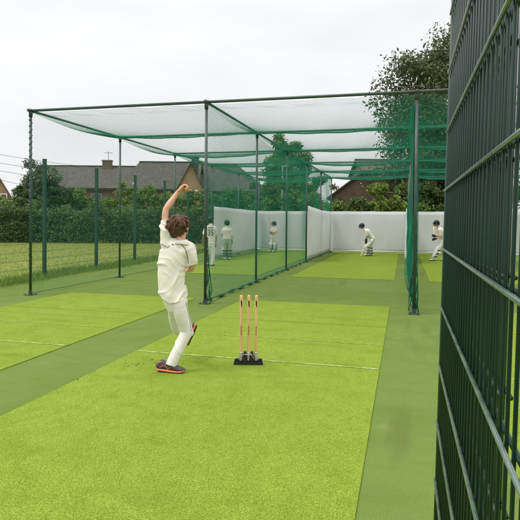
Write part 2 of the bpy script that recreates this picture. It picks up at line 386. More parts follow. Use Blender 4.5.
for i, x in enumerate(XL):
    amp = (.05, .05, .06, .05, .05)[i]
    def surf(u, v, x=x, amp=amp, i=i):      # u along lane, v up
        zz = .03+.03*np.sin(u*1.7+i)**2+v*(ZT-.06)/3.54
        b = amp*np.sin(u*2.1+i)*np.sin(v*.9)*np.exp(-v*.3)
        if i == 2: b = b - (.11+.05*np.sin(u*2.6+.6))*np.exp(-((v-.75)/.62)**2)*(1-np.exp(-(u/.5)**2))*(np.abs(np.sin(u*1.15+.9)))**.6 + .01
        return np.stack([x+b, Y0+u, zz], 1)
    V, Fq = netmesh(surf, np.array([1., 0, 0]), 5*DY-.02, 3.54, PT if i in (1, 2) else .042, TW if i in (1, 2) else .0010)
    root = empty('side_net', (x, Y0, 0)); tag(root, 'green '+div_lab[i], 'netting', 'side nets of the cage')
    link('netting', npmesh('netting', V, Fq, smooth=True), m_net, root)
    if i in (1, 2):
        u = np.linspace(.25, 5*DY-.02, 140); P = surf(u, np.zeros_like(u)); P[:, 2] = .03+.02*np.abs(np.sin(u*3))
        MB().tube([tuple(p) for p in P], [.022+.012*math.sin(q*9) for q in u], 6).build('bottom_rope', m_rope, root, True)
    else:
        MB().tube([(x, Y0, .03), (x, Y0+5*DY, .03)], .007, 5).build('bottom_rope', m_rope, root)
    # net gathered on the front post
    if i in (1, 2):
        g = MB(); rs = random.Random(i)
        for s in range(10 if i == 2 else 5):
            ph = rs.random()*6.3; pts = []; rr = []
            for k in range(30):
                z = .04+k/29*(3.45 if i == 2 else 1.15); sp = (.035+.05*max(0, 1-z/1.3)) if i == 2 else .02+.11*max(0, (1-z/1.15))**1.2*s/4
                if i == 2: pts.append((x-.01+sp*math.sin(ph+k*.35), Y0+.05+sp*math.cos(ph+k*.27), z))
                else: pts.append((x+sp+.008*math.sin(ph+k*.8), Y0+.04+.03*math.cos(ph+k*.4), z))
                rr.append(.007+.004*math.sin(k*.9+ph))
            g.tube(pts, rr, 5)
        g.build('gathered_edge', m_rope, root, True)
    if i == 2:   # loose billow hanging left of the front post and ragged white lacing
        V = []; Fc = []; nu, nv = 14, 60
        def bil(u, v):
            s = v/3.3
            wd = (.055+.035*math.sin(v*2.4+.6)+.05*math.exp(-((v-.62)/.38)**2))*(1 if v > .3 else max(0, v/.3))
            return Vector((x-.02-wd*(u*1.0), Y0+.10+.08*math.sin(u*5+v*.8)+u*.3, .12+v))
        vs = []
        for a in np.arange(0, 1.001, 1/9):
            vs.append([bil(a, t) for t in np.linspace(0, 3.3, 70)])
        g = MB()
        for q in vs: g.tube(q, .0042, 4, False)
        for t in np.arange(0, 3.3, .035): g.tube([bil(a, t+.02*math.sin(a*9)) for a in np.arange(0, 1.001, .2)], .003, 3, False)
        g.build('loose_billow', m_net, root)
        g = MB()
        pts = []
        for k in range(60):
            z = .25+k*.055; pts += [(x+.040, Y0+.02, z), (x+.062+.008*math.sin(k*1.7), Y0+.03, z+.026)]
        g.tube(pts, .0032, 4, False)
        g.build('lacing', m_net, root)
    if i == 0:
        g = MB()
        g.tube([(x+.033*math.cos(q), Y0+.033*math.sin(q), .6+q*.019) for q in np.arange(0, 150, .6)], .005, 4)
        g.build('lacing', m_rope, root)

# ---------------------------------------------------------------- canvas screens
def canvas(p0, p1, z0, z1, label, grp, seed, hem=True, nx=28, nz=12, dz=.0, bulge=.010):
    p0 = Vector((*p0, 0)); p1 = Vector((*p1, 0)); d = (p1-p0); ln = d.length; d.normalize(); nn = Vector((-d.y, d.x, 0))
    V = []; Fc = []
    for i in range(nx+1):
        for j in range(nz+1):
            a = i/nx; b = j/nz
            z = z0+(z1-z0)*b + (dz*(1-a)*b) - .012*b*abs(math.sin(a*math.pi*3+seed))
            off = bulge*math.sin(a*ln*2.2+seed)*math.cos(b*1.3)+.004*math.sin(a*ln*7+b*3)
            V.append(p0+d*ln*a+nn*off+Vector((0, 0, z)))
    for i in range(nx):
        for j in range(nz): q = i*(nz+1)+j; Fc.append((q, q+nz+1, q+nz+2, q+1))
    root = empty('canvas_screen', (p0+p1)/2); tag(root, label, 'screen', grp)
    me = MB().add(V, Fc).mesh('sheet'); me.shade_smooth(); o = link('sheet', me, m_canvas, root)
    s = o.modifiers.new('solid', 'SOLIDIFY'); s.thickness = .003
    if hem:
        MB().tube([p0+Vector((0, 0, z0+.03))-nn*.02, p1+Vector((0, 0, z0+.03))-nn*.02], .026, 8).build('bottom_hem', m_hem, root, True)
        MB().tube([V[i*(nz+1)+nz] for i in range(nx+1)], .008, 5).build('top_rope', m_hem, root, True)
G = 'white canvas screens hung round the batting ends'
back_lab = ('white canvas wall behind the helmeted batter at the end of the left lane', 'white canvas wall behind the crouching batter at the end of the middle lane',
            'white canvas wall behind the striding batter at the end of the right lane', 'white canvas wall seen past the edge of the mesh fence at far right')
for i in range(4):
    canvas((XL[i]+.05, YW), (XL[i+1]-.04, YW+.02), .07, 1.97, back_lab[i], G, i*1.3)
canvas((XL[0]+.07, 19.7), (XL[0]+.07, 26.0), .04, 1.97, 'white canvas side screen left of the two standing players', G, 1, hem=False, dz=.06)
canvas((XL[1]+.05, Y0+3*DY), (XL[1]+.05, Y0+4*DY-.06), .1, 1.96, 'white canvas side screen on the middle divider, nearer of the two', G, 2, hem=False, nx=14, dz=.10)
canvas((XL[1]+.05, Y0+4*DY+.06), (XL[1]+.05, 26.05), .1, 1.96, 'white canvas side screen on the middle divider, farther of the two', G, 3, hem=False, nx=14)
canvas((XL[2]-.10, 20.1), (XL[2]-.06, 26.0), .03, 1.99, 'narrow white canvas side screen seen edge on left of the right front post', G, 4, hem=False, bulge=.05)

# ---------------------------------------------------------------- near mesh fence (right)
FX = lambda z: .1478+.0185*(z-2.04)
ly = [round(-.5+.05*k, 3) for k in range(50)]
def meshpanel(name, y0, y1, x_off, phase, label, frame, vr=.0036):
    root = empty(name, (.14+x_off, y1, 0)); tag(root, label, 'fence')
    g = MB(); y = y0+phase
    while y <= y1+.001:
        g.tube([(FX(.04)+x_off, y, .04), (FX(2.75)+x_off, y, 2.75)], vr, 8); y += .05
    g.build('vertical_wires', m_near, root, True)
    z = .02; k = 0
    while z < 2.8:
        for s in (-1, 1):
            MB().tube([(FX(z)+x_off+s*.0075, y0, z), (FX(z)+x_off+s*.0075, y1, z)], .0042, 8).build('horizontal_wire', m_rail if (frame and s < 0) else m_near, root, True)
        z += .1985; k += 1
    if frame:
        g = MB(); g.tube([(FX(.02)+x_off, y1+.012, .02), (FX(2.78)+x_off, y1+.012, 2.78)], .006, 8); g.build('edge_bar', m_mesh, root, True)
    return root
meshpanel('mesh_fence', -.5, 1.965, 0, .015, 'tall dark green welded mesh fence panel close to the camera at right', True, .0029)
meshpanel('mesh_gate', .972, 1.960, .034, .04, 'second dark green mesh leaf folded flat behind the near fence panel', False, .0062)
gl = empty('fence_post', (.25, -.62, 0)); tag(gl, 'green square post carrying the near mesh fence behind the camera', 'post')
MB().box((.20, -.56, 1.4), (.06, .06, 2.8)).build('shaft', m_mesh, gl)
MB().box((.20, -.56, 2.81), (.07, .07, .02)).build('cap', m_mesh, gl)

# ---------------------------------------------------------------- left mesh fence
fence = empty('mesh_fence', (-8.9, 12.1, 0)); tag(fence, 'long green welded mesh fence with square posts along the grass field', 'fence')
fy = [12.1+2.52*k for k in range(-4, 8)]
FXL = lambda y: -8.87-.02*(y-12.1)
for j, y in enumerate(fy):
    p = MB().box((FXL(y), y, 1.5), (.075, .075, 3.0)).build('post', m_mesh, fence)
    MB().box((FXL(y), y, 3.008), (.085, .085, .016)).build('post_cap', m_mesh, p)
    if j < len(fy)-1:
        y2 = fy[j+1]; g = MB(); n = 50
        for k in range(1, n):
            yy = y+(y2-y)*k/n; xx = FXL(yy)+.045; g.tube([(xx, yy, .05), (xx, yy, 1.9)], .0029, 3, False)
        for k in range(10):
            z = .08+k*.2; g.tube([(FXL(y)+.05, y, z), (FXL(y2)+.05, y2, z)], .0045, 4, False)
        g.build('mesh_panel', m_mesh, fence)

# ---------------------------------------------------------------- foliage
def leafcloud(centers, radii, nleaf, size, seed, up=.35, squash=.8):
    r = np.random.default_rng(seed); centers = np.asarray(centers, float); radii = np.asarray(radii, float)
    w_ = radii**2; ix = r.choice(len(centers), nleaf, p=w_/w_.sum())
    d = r.normal(size=(nleaf, 3)); d /= np.linalg.norm(d, axis=1)[:, None]
    rad = r.random(nleaf)**.45*radii[ix]*(1+.15*r.normal(size=nleaf)); off = d*rad[:, None]; off[:, 2] *= squash
    c = centers[ix]+off
    nrm = d*.6+r.normal(size=(nleaf, 3))*.7; nrm[:, 2] += up; nrm /= np.linalg.norm(nrm, axis=1)[:, None]
    a = np.cross(nrm, r.normal(size=(nleaf, 3))); a /= np.linalg.norm(a, axis=1)[:, None]; b = np.cross(nrm, a)
    s = (size*(.6+.8*r.random(nleaf)))[:, None]
    V = np.stack([c-a*s*.55, c+b*s*.28, c+a*s*.55, c-b*s*.28], 1).reshape(-1, 3)
    V[:, 2] = np.maximum(V[:, 2], .01)
    Fq = np.arange(nleaf*4).reshape(-1, 4)
    tone = r.random(len(centers))[ix]
    return npmesh('leaves', V, Fq, rnd=np.clip(.55*tone+.5*r.random(nleaf), 0, 1))
def leafmat(name, a, b): return mat(name, a, .55, b, attr=True, trans=.3, spec=.3)
lm_dark = leafmat('dark_leaf', (.036, .080, .024), (.10, .165, .042))
lm_hedge = leafmat('hedge_leaf', (.034, .085, .022), (.150, .225, .055))
lm_mid = leafmat('mid_leaf', (.06, .12, .028), (.155, .24, .05))
lm_light = leafmat('light_leaf', (.095, .165, .03), (.24, .31, .06))
lm_olive = leafmat('olive_leaf', (.046, .066, .026), (.145, .165, .070))
lm_grey = leafmat('greygreen_leaf', (.06, .10, .055), (.17, .21, .12))
m_bark = mat('bark', (.07, .05, .035), .95, (.12, .09, .06), 6, bump=1, bscale=12)
def tree(name, base, h, rx, rz, cz, ncl, nleaf, size, m, seed, label, cat='tree', grp=None, trunk=.2, shape=1.0):
    rs = random.Random(seed); base = Vector(base); root = empty(name, base); tag(root, label, cat, grp)
    C = []; R_ = []
    for k in range(ncl):
        while True:
            v = Vector((rs.uniform(-1, 1), rs.uniform(-1, 1), rs.uniform(-1, 1)))
            if .25 < v.length < 1: break
        v = v*(.75+.25*rs.random())
        q = Vector((v.x*rx*(1-.25*shape*max(v.z, 0)), v.y*rx*(1-.25*shape*max(v.z, 0)), cz+v.z*rz)); C.append(base+q); R_.append(rx*rs.uniform(.16, .34))
    link('crown', leafcloud(C, R_, nleaf, size, seed), m, root)
    g = MB(); top = Vector((0, 0, cz+rz*.4))
    g.tube([base, base+Vector((.05, .04, cz*.4)), base+Vector((-.04, .06, cz*.9)), base+top], [trunk, trunk*.8, trunk*.6, trunk*.15], 9)
    for k in range(min(ncl, 26)):
        st = base+Vector((0, 0, cz*(.45+.5*rs.random()))); e_ = Vector(C[k]); mid = (st+e_)/2+Vector((0, 0, -.1*rx))
        g.tube([st, mid, e_], [trunk*.35, trunk*.2, trunk*.06], 5, False)
    g.build('trunk', m_bark, root, True)
    return root
def gp(px, D, z=0):       # ground position under an image column at depth D
    p = at(px, 230, D); return Vector((p.x, p.y, z))
# big tree right, tree in the middle, tree left
tree('broadleaf_tree', gp(437, 33), 13, 3.9, 5.6, 7.4, 190, 44000, .19, lm_olive, 3, 'tall olive leaved tree rising above the white screens at right', trunk=.28, shape=.25)
tree('broadleaf_tree', gp(463, 36), 12, 3.0, 4.6, 6.4, 80, 12000, .24, lm_dark, 4, 'dark tree crown just behind the tall olive tree, beside the mesh fence', trunk=.25)
tree('broadleaf_tree', gp(284, 40), 9, 2.0, 2.9, 5.1, 60, 12000, .2, lm_mid, 5, 'single green tree behind the street lamp in the middle', trunk=.18)
tree('broadleaf_tree', gp(40, 38), 6, 1.75, 2.1, 3.75, 55, 11000, .16, lm_grey, 6, 'grey green tree standing between the left brick house and the long tiled roof', trunk=.14)
tree('broadleaf_tree', gp(32, 36), 4, 1.3, 1.2, 2.1, 26, 6000, .15, lm_dark, 16, 'low dark tree at the foot of the grey green tree on the left', trunk=.14)
tree('bush', gp(20, 37), 4, 1.0, 1.1, 2.6, 20, 3000, .15, lm_dark, 17, 'dark bush against the corner of the left brick house', trunk=.1)
BG = 'bushes behind the hedge and screens'
bl = [ # px, depth, radius, halfheight, centre z, clumps, leaves, mat, label
 (5, 36, 1.5, .9, 2.2, 16, 3500, lm_light, 'yellow green bush below the left brick house'),
 (72, 39, 1.5, 1.15, 2.7, 18, 4000, lm_mid, 'rounded green bush in front of the left end of the tiled roof'),
 (56, 38, 1.1, 1.3, 2.9, 18, 3500, lm_dark, 'dark green bush right of the grey green tree'),
 (108, 44, 1.3, .7, 2.7, 14, 3000, lm_mid, 'low green bush under the chimney end of the tiled house'),
 (88, 42, 1.2, .75, 2.5, 14, 3000, lm_dark, 'dark low bush under the middle of the tiled roof'),
 (126, 42, 1.25, 1.5, 3.0, 18, 4000, lm_light, 'light green bush under the eaves left of the gabled roof'),
 (148, 40, 1.5, 1.3, 2.9, 20, 4200, lm_mid, 'green bush behind the bowler\'s raised arm'),
 (170, 41, 1.5, 1.2, 2.6, 20, 4200, lm_light, 'light green bush directly behind the bowler\'s elbow'),
 (196, 42, 1.6, 1.3, 2.8, 20, 4200, lm_mid, 'green bush right of the bowler\'s hand'),
 (222, 34, 1.6, 1.3, 2.2, 20, 5000, lm_dark, 'dark bush above the left side screen'),
 (246, 33, 1.7, 1.5, 2.4, 22, 5500, lm_mid, 'green bush above the standing players in the left lane'),
 (268, 36, 1.9, 1.9, 2.7, 26, 7000, lm_dark, 'dense dark bush left of the street lamp'),
 (296, 34, 1.8, 1.7, 2.7, 26, 7000, lm_mid, 'bushy shrub right of the street lamp'),
 (318, 36, 1.7, 1.9, 2.8, 24, 6000, lm_dark, 'dark shrub behind the end of the middle divider'),
 (343, 31, 1.3, .75, 2.0, 18, 4000, lm_mid, 'low shrub in front of the brick extension'),
 (364, 30, 1.2, 1.0, 2.0, 18, 4200, lm_dark, 'dark shrub at the corner of the brown house'),
 (384, 30, 1.3, 1.35, 2.4, 22, 5000, lm_light, 'bright green shrub in front of the brown house wall'),
 (406, 31, 1.5, 1.5, 2.5, 24, 6000, lm_mid, 'green shrub below the tall olive tree'),
 (430, 31, 1.5, 1.5, 2.5, 24, 6000, lm_dark, 'dark shrub above the striding batter'),
 (454, 32, 1.7, 1.8, 2.7, 24, 6000, lm_mid, 'shrub behind the edge of the mesh fence'),
 (500, 33, 2.2, 1.8, 2.6, 24, 6000, lm_dark, 'dark shrub hidden mostly by the mesh fence'),
]
for j, (px, D, r_, rz, cz, nc, nl, mm, lab) in enumerate(bl):
    tree('bush', gp(px, D), 3, r_, rz, cz, nc, nl, .16, mm, 50+j, lab, 'bush', BG, trunk=.07, shape=.3)
# low hedge that runs behind the field
hc = []; hr = []; rs = random.Random(2)
A = Vector((-33, 26.0, 0)); B = Vector((-4.5, 36.2, 0))
nh = 330
for k in range(nh):
    a = k/nh; p = A.lerp(B, a)
    for z in (.35, 1.0, 1.65):
        hc.append((p.x+rs.uniform(-.35, .35), p.y+rs.uniform(-.5, .5), z+rs.uniform(-.15, .2)+(.9*noise.noise(Vector((a*23, 0, 0)))+.5*noise.noise(Vector((a*70, 3, 0)))+.1)*(z > 1.2))); hr.append(rs.uniform(.3, .65))
hd = empty('hedge', A.lerp(B, .5)); tag(hd, 'long uneven dark green hedge along the far side of the grass field', 'hedge')
link('foliage', leafcloud(hc, hr, 85000, .15, 9), lm_hedge, hd)
g = MB()
for k in range(70):
    p = A.lerp(B, (k+.5)/70); g.tube([p, p+Vector((rs.uniform(-.1, .1), 0, .7)), p+Vector((rs.uniform(-.3, .3), rs.uniform(-.2, .2), 1.7))], [.04, .03, .012], 5)
g.build('stem', m_bark, hd)
# rough grass: along the fence foot and over the field
def blades(name, pts, h, wd, m, seed, label):
    r = np.random.default_rng(seed); n = len(pts); pts = np.asarray(pts)
    th = r.random(n)*6.283; hh = h*(.4+r.random(n)); a = np.stack([np.cos(th), np.sin(th), 0*th], 1)*wd/2
    ln = np.stack([r.normal(size=n)*.35, r.normal(size=n)*.35, np.ones(n)], 1)*hh[:, None]
    V = np.stack([pts-a, pts+a, pts+ln*.6+a*.6, pts+ln*.6-a*.6, pts+ln], 1)
    q = np.arange(n)[:, None]*5
    me = bpy.data.meshes.new(name)
    Ft = np.concatenate([q+0, q+1, q+2, q+0, q+2, q+3, q+3, q+2, q+4], 1).reshape(-1, 3)
    me = npmesh(name, V.reshape(-1, 3), Ft, rnd=np.repeat(r.random(n), 3))
    return tag(link(name, me, m), label, 'grass', kind='stuff')
gm = leafmat('grass_blade', (.11, .21, .03), (.24, .34, .07))
gm2 = leafmat('field_blade', (.20, .27, .05), (.36, .38, .12))
n = 26000; yy = rng.random(n)*24+4; xx = FXL(yy)+rng.normal(size=n)*.22-.05+.12*np.sin(yy*1.3)
blades('rough_grass', np.stack([xx, yy, np.full(n, -.02)], 1), .15, .011, gm, 3, 'long rough grass growing along the foot of the mesh fence')
n = 60000; yy = 8+rng.random(n)**.8*26; xx = -9.0-rng.random(n)**1.2*18
blades('field_grass', np.stack([xx, yy, np.full(n, -.02)], 1), .045, .016, gm2, 4, 'short patchy yellow green grass of the field')

# ---------------------------------------------------------------- houses
def uvplanar(me, s=1.0):
    uv = me.uv_layers.new(name='UVMap')
    for p in me.polygons:
        n_ = p.normal; a = Vector((0, 0, 1)).cross(n_)
        a = Vector((1, 0, 0)) if a.length < .05 else a.normalized()
        b = n_.cross(a)
        for li in p.loop_indices:
            c = me.vertices[me.loops[li].vertex_index].co; uv.data[li].uv = (c.dot(a)*s, c.dot(b)*s)
def hpart(mb, name, m, parent):
    me = mb.mesh(name); uvplanar(me); return link(name, me, m, parent)
def house(px, D, yaw, length, depth, eave, ridge, wall_m, roof_m, label, hip=(0, 0), wins=(), chimneys=()):
    """footprint centred; local x along the facade; facade at local y=-depth/2 facing the camera"""
    base = gp(px, D); root = empty('house', base); tag(root, label, 'house')
    X = Vector((math.cos(yaw), math.sin(yaw), 0)); Y = Vector((-math.sin(yaw), math.cos(yaw), 0)); Z = Vector((0, 0, 1))
    P = lambda x, y, z: base+X*x+Y*y+Z*z
    hl, hd_ = length/2, depth/2
    w_ = MB(); V = [P(-hl, -hd_, -.1), P(hl, -hd_, -.1), P(hl, hd_, -.1), P(-hl, hd_, -.1), P(-hl, -hd_, eave), P(hl, -hd_, eave), P(hl, hd_, eave), P(-hl, hd_, eave)]
    Fc = [(0, 1, 5, 4), (1, 2, 6, 5), (2, 3, 7, 6), (3, 0, 4, 7)]
    if not hip[0]: V.append(P(-hl, 0, ridge-.05)); Fc.append((4, 8, 7))
    if not hip[1]: V.append(P(hl, 0, ridge-.05)); Fc.append((5, 6, len(V)-1))
    w_.add(V, Fc); hpart(w_, 'wall', wall_m, root)
    ov = .35; sl = (ridge-eave)/hd_; ze = eave-ov*sl; gx = .25
    r_ = MB()
    xl0, xr0 = -hl-(ov if hip[0] else gx), hl+(ov if hip[1] else gx)
    xl1, xr1 = -hl+(hip[0] or -gx), hl-(hip[1] or -gx)
    for dz in (0.05, .17):
        pass
    T = .12
    lo = [P(xl0, -hd_-ov, ze), P(xr0, -hd_-ov, ze), P(xr0, hd_+ov, ze), P(xl0, hd_+ov, ze), P(xl1, 0, ridge), P(xr1, 0, ridge)]
    hi = [v+Z*T for v in lo]
    Fr = [(0, 1, 5, 4), (2, 3, 4, 5), (1, 2, 5), (3, 0, 4)]
    if not hip[0]: Fr = [f for f in Fr if f != (3, 0, 4)]
    if not hip[1]: Fr = [f for f in Fr if f != (1, 2, 5)]
    r_.add(lo+hi, Fr+[tuple(i+6 for i in reversed(f)) for f in Fr]+[(0, 1, 7, 6), (2, 3, 9, 8), (1, 5, 11, 7), (5, 2, 8, 11), (3, 4, 10, 9), (4, 0, 6, 10)])
    ro = hpart(r_, 'roof', roof_m, root)
    MB().tube([P(xl1, 0, ridge+T), P(xr1, 0, ridge+T)], .1, 6).build('ridge_tiles', roof_m, ro)
    MB().box(P(0, -hd_-ov-.03, ze+.02), (xr0-xl0, .05, .2), axes=(X, Y, Z)).build('gutter', m_fascia, root)
    for (cx, cz, ww, hh, side) in wins:
        if side == 'f': c = P(cx, -hd_-.01, cz); ax = (X, Y, Z); size = (ww, .08, hh)
        else: c = P((-hl if side == 'l' else hl)+(-.01 if side == 'l' else .01), cx, cz); ax = (Y, X, Z); size = (ww, .08, hh)
        g = MB()
        for s in (-1, 1):
            g.box(c+ax[0]*s*(ww/2-.04), (.08, .1, hh), axes=ax); g.box(c+Z*s*(hh/2-.04), (ww-.16, .1, .08), axes=ax)
        g.box(c, (.06, .09, hh-.16), axes=ax)
        wn = g.build('window', m_wframe, root); MB().box(c, (ww-.16, .03, hh-.16), axes=ax).build('pane', m_glass, wn)
    for (cx, cy, top, ww) in chimneys:
        c = P(cx, cy, (ridge+top)/2-.4); mb = MB().box(c, (ww, .6, top-ridge+.9), axes=(X, Y, Z)); mb.box(P(cx, cy, top+.1), (ww+.12, .72, .12), axes=(X, Y, Z))
        ch = hpart(mb, 'chimney', wall_m, ro)
        for s in (-1, 1): MB().tube([P(cx+s*ww*.22, cy, top+.15), P(cx+s*ww*.22, cy, top+.55)], [.13, .1], 10).build('chimney_pot', m_brick2, ch) if False else None
    root['tmp'] = 0; del root['tmp']
    return root, P
VY = YAW
# long tiled house left of centre
hA, PA = house(92, 60, VY, 11.5, 8, 4.75, 7.15, m_brick2, m_tile, 'long brown brick house with dark tiled roof and small chimney with an aerial', wins=((-1.0, 3.65, 1.1, .9, 'f'), (1.7, 3.65, 1.1, .9, 'f'), (4.6, 3.6, 1.1, .9, 'f'), (-3.6, 3.65, 1.1, .9, 'f')), chimneys=((1.75, -.3, 7.75, .95),))
g = MB().tube([PA(1.85, -.3, 7.8), PA(1.85, -.3, 8.9)], .025, 5)
g.tube([PA(1.4, -.3, 8.7), PA(2.3, -.3, 8.72)], .02, 4)
for q in (-.3, -.1, .15, .35): g.tube([PA(1.85+q, -.6, 8.71), PA(1.85+q, 0, 8.71)], .014, 4)
g.build('aerial', m_wire, hA)
hB, PB = house(165, 57, VY, 7.2, 7.5, 4.6, 7.35, m_brick2, m_tile, 'dark tiled house behind the bowler\'s raised hand with a satellite dish', hip=(.9, 0), wins=((1.2, 3.5, 1.2, .9, 'f'), (-1.6, 3.5, 1.2, .9, 'f')))
c = PB(-2.3, -3.9, 4.95); g = MB()
g.ell(c, (.20, .06, .17), axes=(R0, FH, Vector((0, 0, 1))), n=14); g.tube([c, c+Vector((0, 0, -.4))], .03, 6)
g.build('satellite_dish', m_upvc, hB, True)
hC, PC = house(222, 60, VY, 9.5, 8, 4.6, 7.5, m_brick2, m_tile, 'dark tiled house with hipped right end behind the netting, right of the gabled stack', hip=(0, 3.2), wins=((-1, 3.6, 1.4, 1.1, 'f'), (2, 3.6, 1.4, 1.1, 'f')))
# brick gable bay between the two roofs
def gable(px0, px1, D, apx, apy, ey, label, m=m_brick):
    root = empty('gable_house', gp((px0+px1)/2, D)); tag(root, label, 'house')
    e0 = at(px0, ey, D); e1 = at(px1, ey, D); ap = at(apx, apy, D); dv = Vector((e1.x, e1.y, 0)).normalized()*5
    b0 = Vector((e0.x, e0.y, -.1)); b1 = Vector((e1.x, e1.y, -.1))
    q = [b0, b1, e1, ap, e0]; w_ = MB().add(q+[v+dv for v in q], [(0, 1, 2, 3, 4), (9, 8, 7, 6, 5), (0, 4, 9, 5), (1, 6, 7, 2)])
    hpart(w_, 'wall', m, root)
    r_ = MB(); up = Vector((0, 0, .14))
    for e_ in (e0, e1):
        d = (e_-ap).normalized()*.35; a = ap-FH*.25; b = e_+d-FH*.25; V = [a, b, b+dv+FH*.3, a+dv+FH*.3]; V = [v+up*.15 for v in V]+[v+up for v in V]
        r_.add(V, [(0, 1, 2, 3), (7, 6, 5, 4), (0, 4, 5, 1), (1, 5, 6, 2), (2, 6, 7, 3), (3, 7, 4, 0)])
    ro = hpart(r_, 'roof', m_tile, root)
    return root, ro
gb, gro = gable(177, 203, 52, 191, 164, 190, 'orange brick gable with a dark chimney rising behind the bowler\'s hand')
c = at(195, 166.5, 53.4); hpart(MB().box(c, (.62, .6, 1.5), rz=VY).box(c+Vector((0, 0, .8)), (.76, .75, .13), rz=VY), 'chimney', m_tile, gro)
MB().tube([at(196.2, 190, 50.9), at(196.2, 191.5, 50.9)], .13, 8).build('wall_lamp', m_upvc, gb)
# left orange brick gable house, apex off the frame
hL, lro = gable(-36, 17, 46, -4, 172, 206, 'orange brick gable house cut by the left edge of the picture', m_brick)
c = at(1, 199, 45.85); g = MB()
for s in (-1, 1): g.box(c+R0*s*.5, (.08, .1, .9), rz=VY); g.box(c+Vector((0, 0, s*.42)), (.92, .1, .08), rz=VY)
g.box(c, (.06, .09, .76), rz=VY)
wn = g.build('window', m_upvc, hL); MB().box(c, (.92, .03, .76), rz=VY).build('pane', m_glass, wn)
# brown house right
hR, PR = house(388, 44, VY, 5.0, 6, 5.3, 6.3, m_brick2, m_tile2, 'brown two storey house half hidden by the tall olive tree', hip=(0, 0), wins=((-.2, 4.2, 1.2, 1.1, 'f'),))
hX, xro = gable(330, 386, 40, 361, 174, 197, 'low brick extension with a sloping verge beside the brown house', m_brick2)
c = at(361, 183.5, 39.8); MB().ell(c, (.05, .05, .05)).build('wall_lamp', m_upvc, hX)
# telephone wires and pole
pole = empty('telephone_pole', gp(-42, 44)); tag(pole, 'wooden telephone pole just outside the left edge', 'pole')
pb = gp(-42, 44); MB().tube([pb, pb+Vector((0, 0, 8.2))], [.14, .1], 10).build('shaft', m_bark, pole); MB().box(pb+Vector((0, 0, 7.6)), (1.6, .1, .12), rz=VY).build('crossarm', m_bark, pole)
wl = ['uppermost telephone wire slanting down from the left to the tiled house', 'second telephone wire from the top left of the grey green tree', 'third telephone wire from the top, ending at the grey green tree', 'lowest telephone wire above the left brick house']
ends = [((-42, 146.5, 44), (96, 167.5, 56)), ((-42, 154, 44), (60, 171, 54)), ((-42, 162, 44), (56, 178, 54)), ((-42, 168, 44), (50, 189.5, 54))]
for (a, b), lab in zip(ends, wl):
    A_, B_ = at(*a), at(*b); g = MB().tube([A_.lerp(B_, t)-Vector((0, 0, .18*4*t*(1-t))) for t in np.linspace(0, 1, 16)], .017, 5)
    tag(g.build('telephone_wire', m_wire), lab, 'wire', 'telephone wires')
# street lamp
sl = gp(282, 34); top = at(282, 166, 34).z; lamp = empty('street_lamp', sl); tag(lamp, 'grey street lamp with two heads in front of the middle tree', 'street lamp')
MB().tube([sl, Vector((sl.x, sl.y, top))], [.09, .055], 10).build('pole', m_steel, lamp)
MB().tube([Vector((sl.x, sl.y, top))-R0*.65, Vector((sl.x, sl.y, top+.05)), Vector((sl.x, sl.y, top))+R0*.2], .03, 6).build('arm', m_steel, lamp)
for s in (-.72, .12): MB().ell(Vector((sl.x, sl.y, top))+R0*s, (.26, .14, .09), axes=(R0, FH, Vector((0, 0, 1))), n=12).build('lamp_head', m_upvc, lamp, True)

# ---------------------------------------------------------------- stumps
st = gp(249.5, 5.66); st.z = .013
stumps = empty('cricket_stumps', st, .18); tag(stumps, 'set of three wooden cricket stumps in a black spring base on the light turf', 'stumps')
sr = R0
lx = []
for k, dx in enumerate((-.0775, 0, .0775)):
    b = st+sr*dx
    p = MB().tube([b+Vector((0, 0, .03)), b+Vector((0, 0, .10)), b+Vector((0, 0, .69)), b+Vector((0, 0, .705)), b+Vector((0, 0, .712))], [.0165, .0165, .0165, .0145, .010], 16).build('stump', m_wood, stumps, True)
    # dark maker's mark near the top and small vertical print at mid height, facing the bowler
    fw = (CAM-b); fw.z = 0; fw.normalize(); rt = Vector((-fw.y, fw.x, 0))
    def patch(z0, z1, a0, a1, n=5):
        V = []; 
        for j in range(n+1):
            an = a0+(a1-a0)*j/n
            for z in (z0, z1): V.append(b+(fw*math.cos(an)+rt*math.sin(an))*.0172+Vector((0, 0, z)))
        return V, [(2*j, 2*j+2, 2*j+3, 2*j+1) for j in range(n)]
    g = MB(); g.add(*patch(.612, .652, -.35, .45)); g.add(*patch(.590, .613, -.05, .5)); g.add(*patch(.650, .664, -.5, -.1))
    for q in range(8): g.add(*patch(.30+q*.0125, .308+q*.0125, -.22, .22+.1*(q % 3 == 0)))
    g.build('printed_mark', m_black, p)
    for s in (-1, 1):
        V, Fc = patch(.618, .646, -.05+s*.02, .12); 
    MB().tube([b+Vector((0, 0, .105)), b+Vector((0, 0, .118))], .0185, 12).build('ferrule', m_steel, p, True)
g = MB(); fy_ = FH
g.box(st+Vector((0, 0, .012)), (.30, .09, .022), rz=VY)
g.box(st+fy_*.02+Vector((0, 0, .03)), (.26, .05, .03), rz=VY)
for s in (-1, 1):
    c = st+sr*s*.1225-sr*s*.083*.0
    for sg in (1,):
        a = st+sr*s*.036; 
        V = [a+sr*-.028-fy_*.03, a+sr*.028-fy_*.03, a+sr*.012-fy_*.02+Vector((0, 0, .125)), a-sr*.012-fy_*.02+Vector((0, 0, .125))]
        g.add(V+[v+fy_*.05 for v in V], [(0, 1, 2, 3), (7, 6, 5, 4), (0, 3, 7, 4), (1, 5, 6, 2), (3, 2, 6, 7), (0, 4, 5, 1)])
    g.tube([st+sr*s*.13+Vector((0, 0, .0)), st+sr*s*.13+Vector((0, 0, .05))], .014, 8)
g.build('base', m_rubber, stumps)
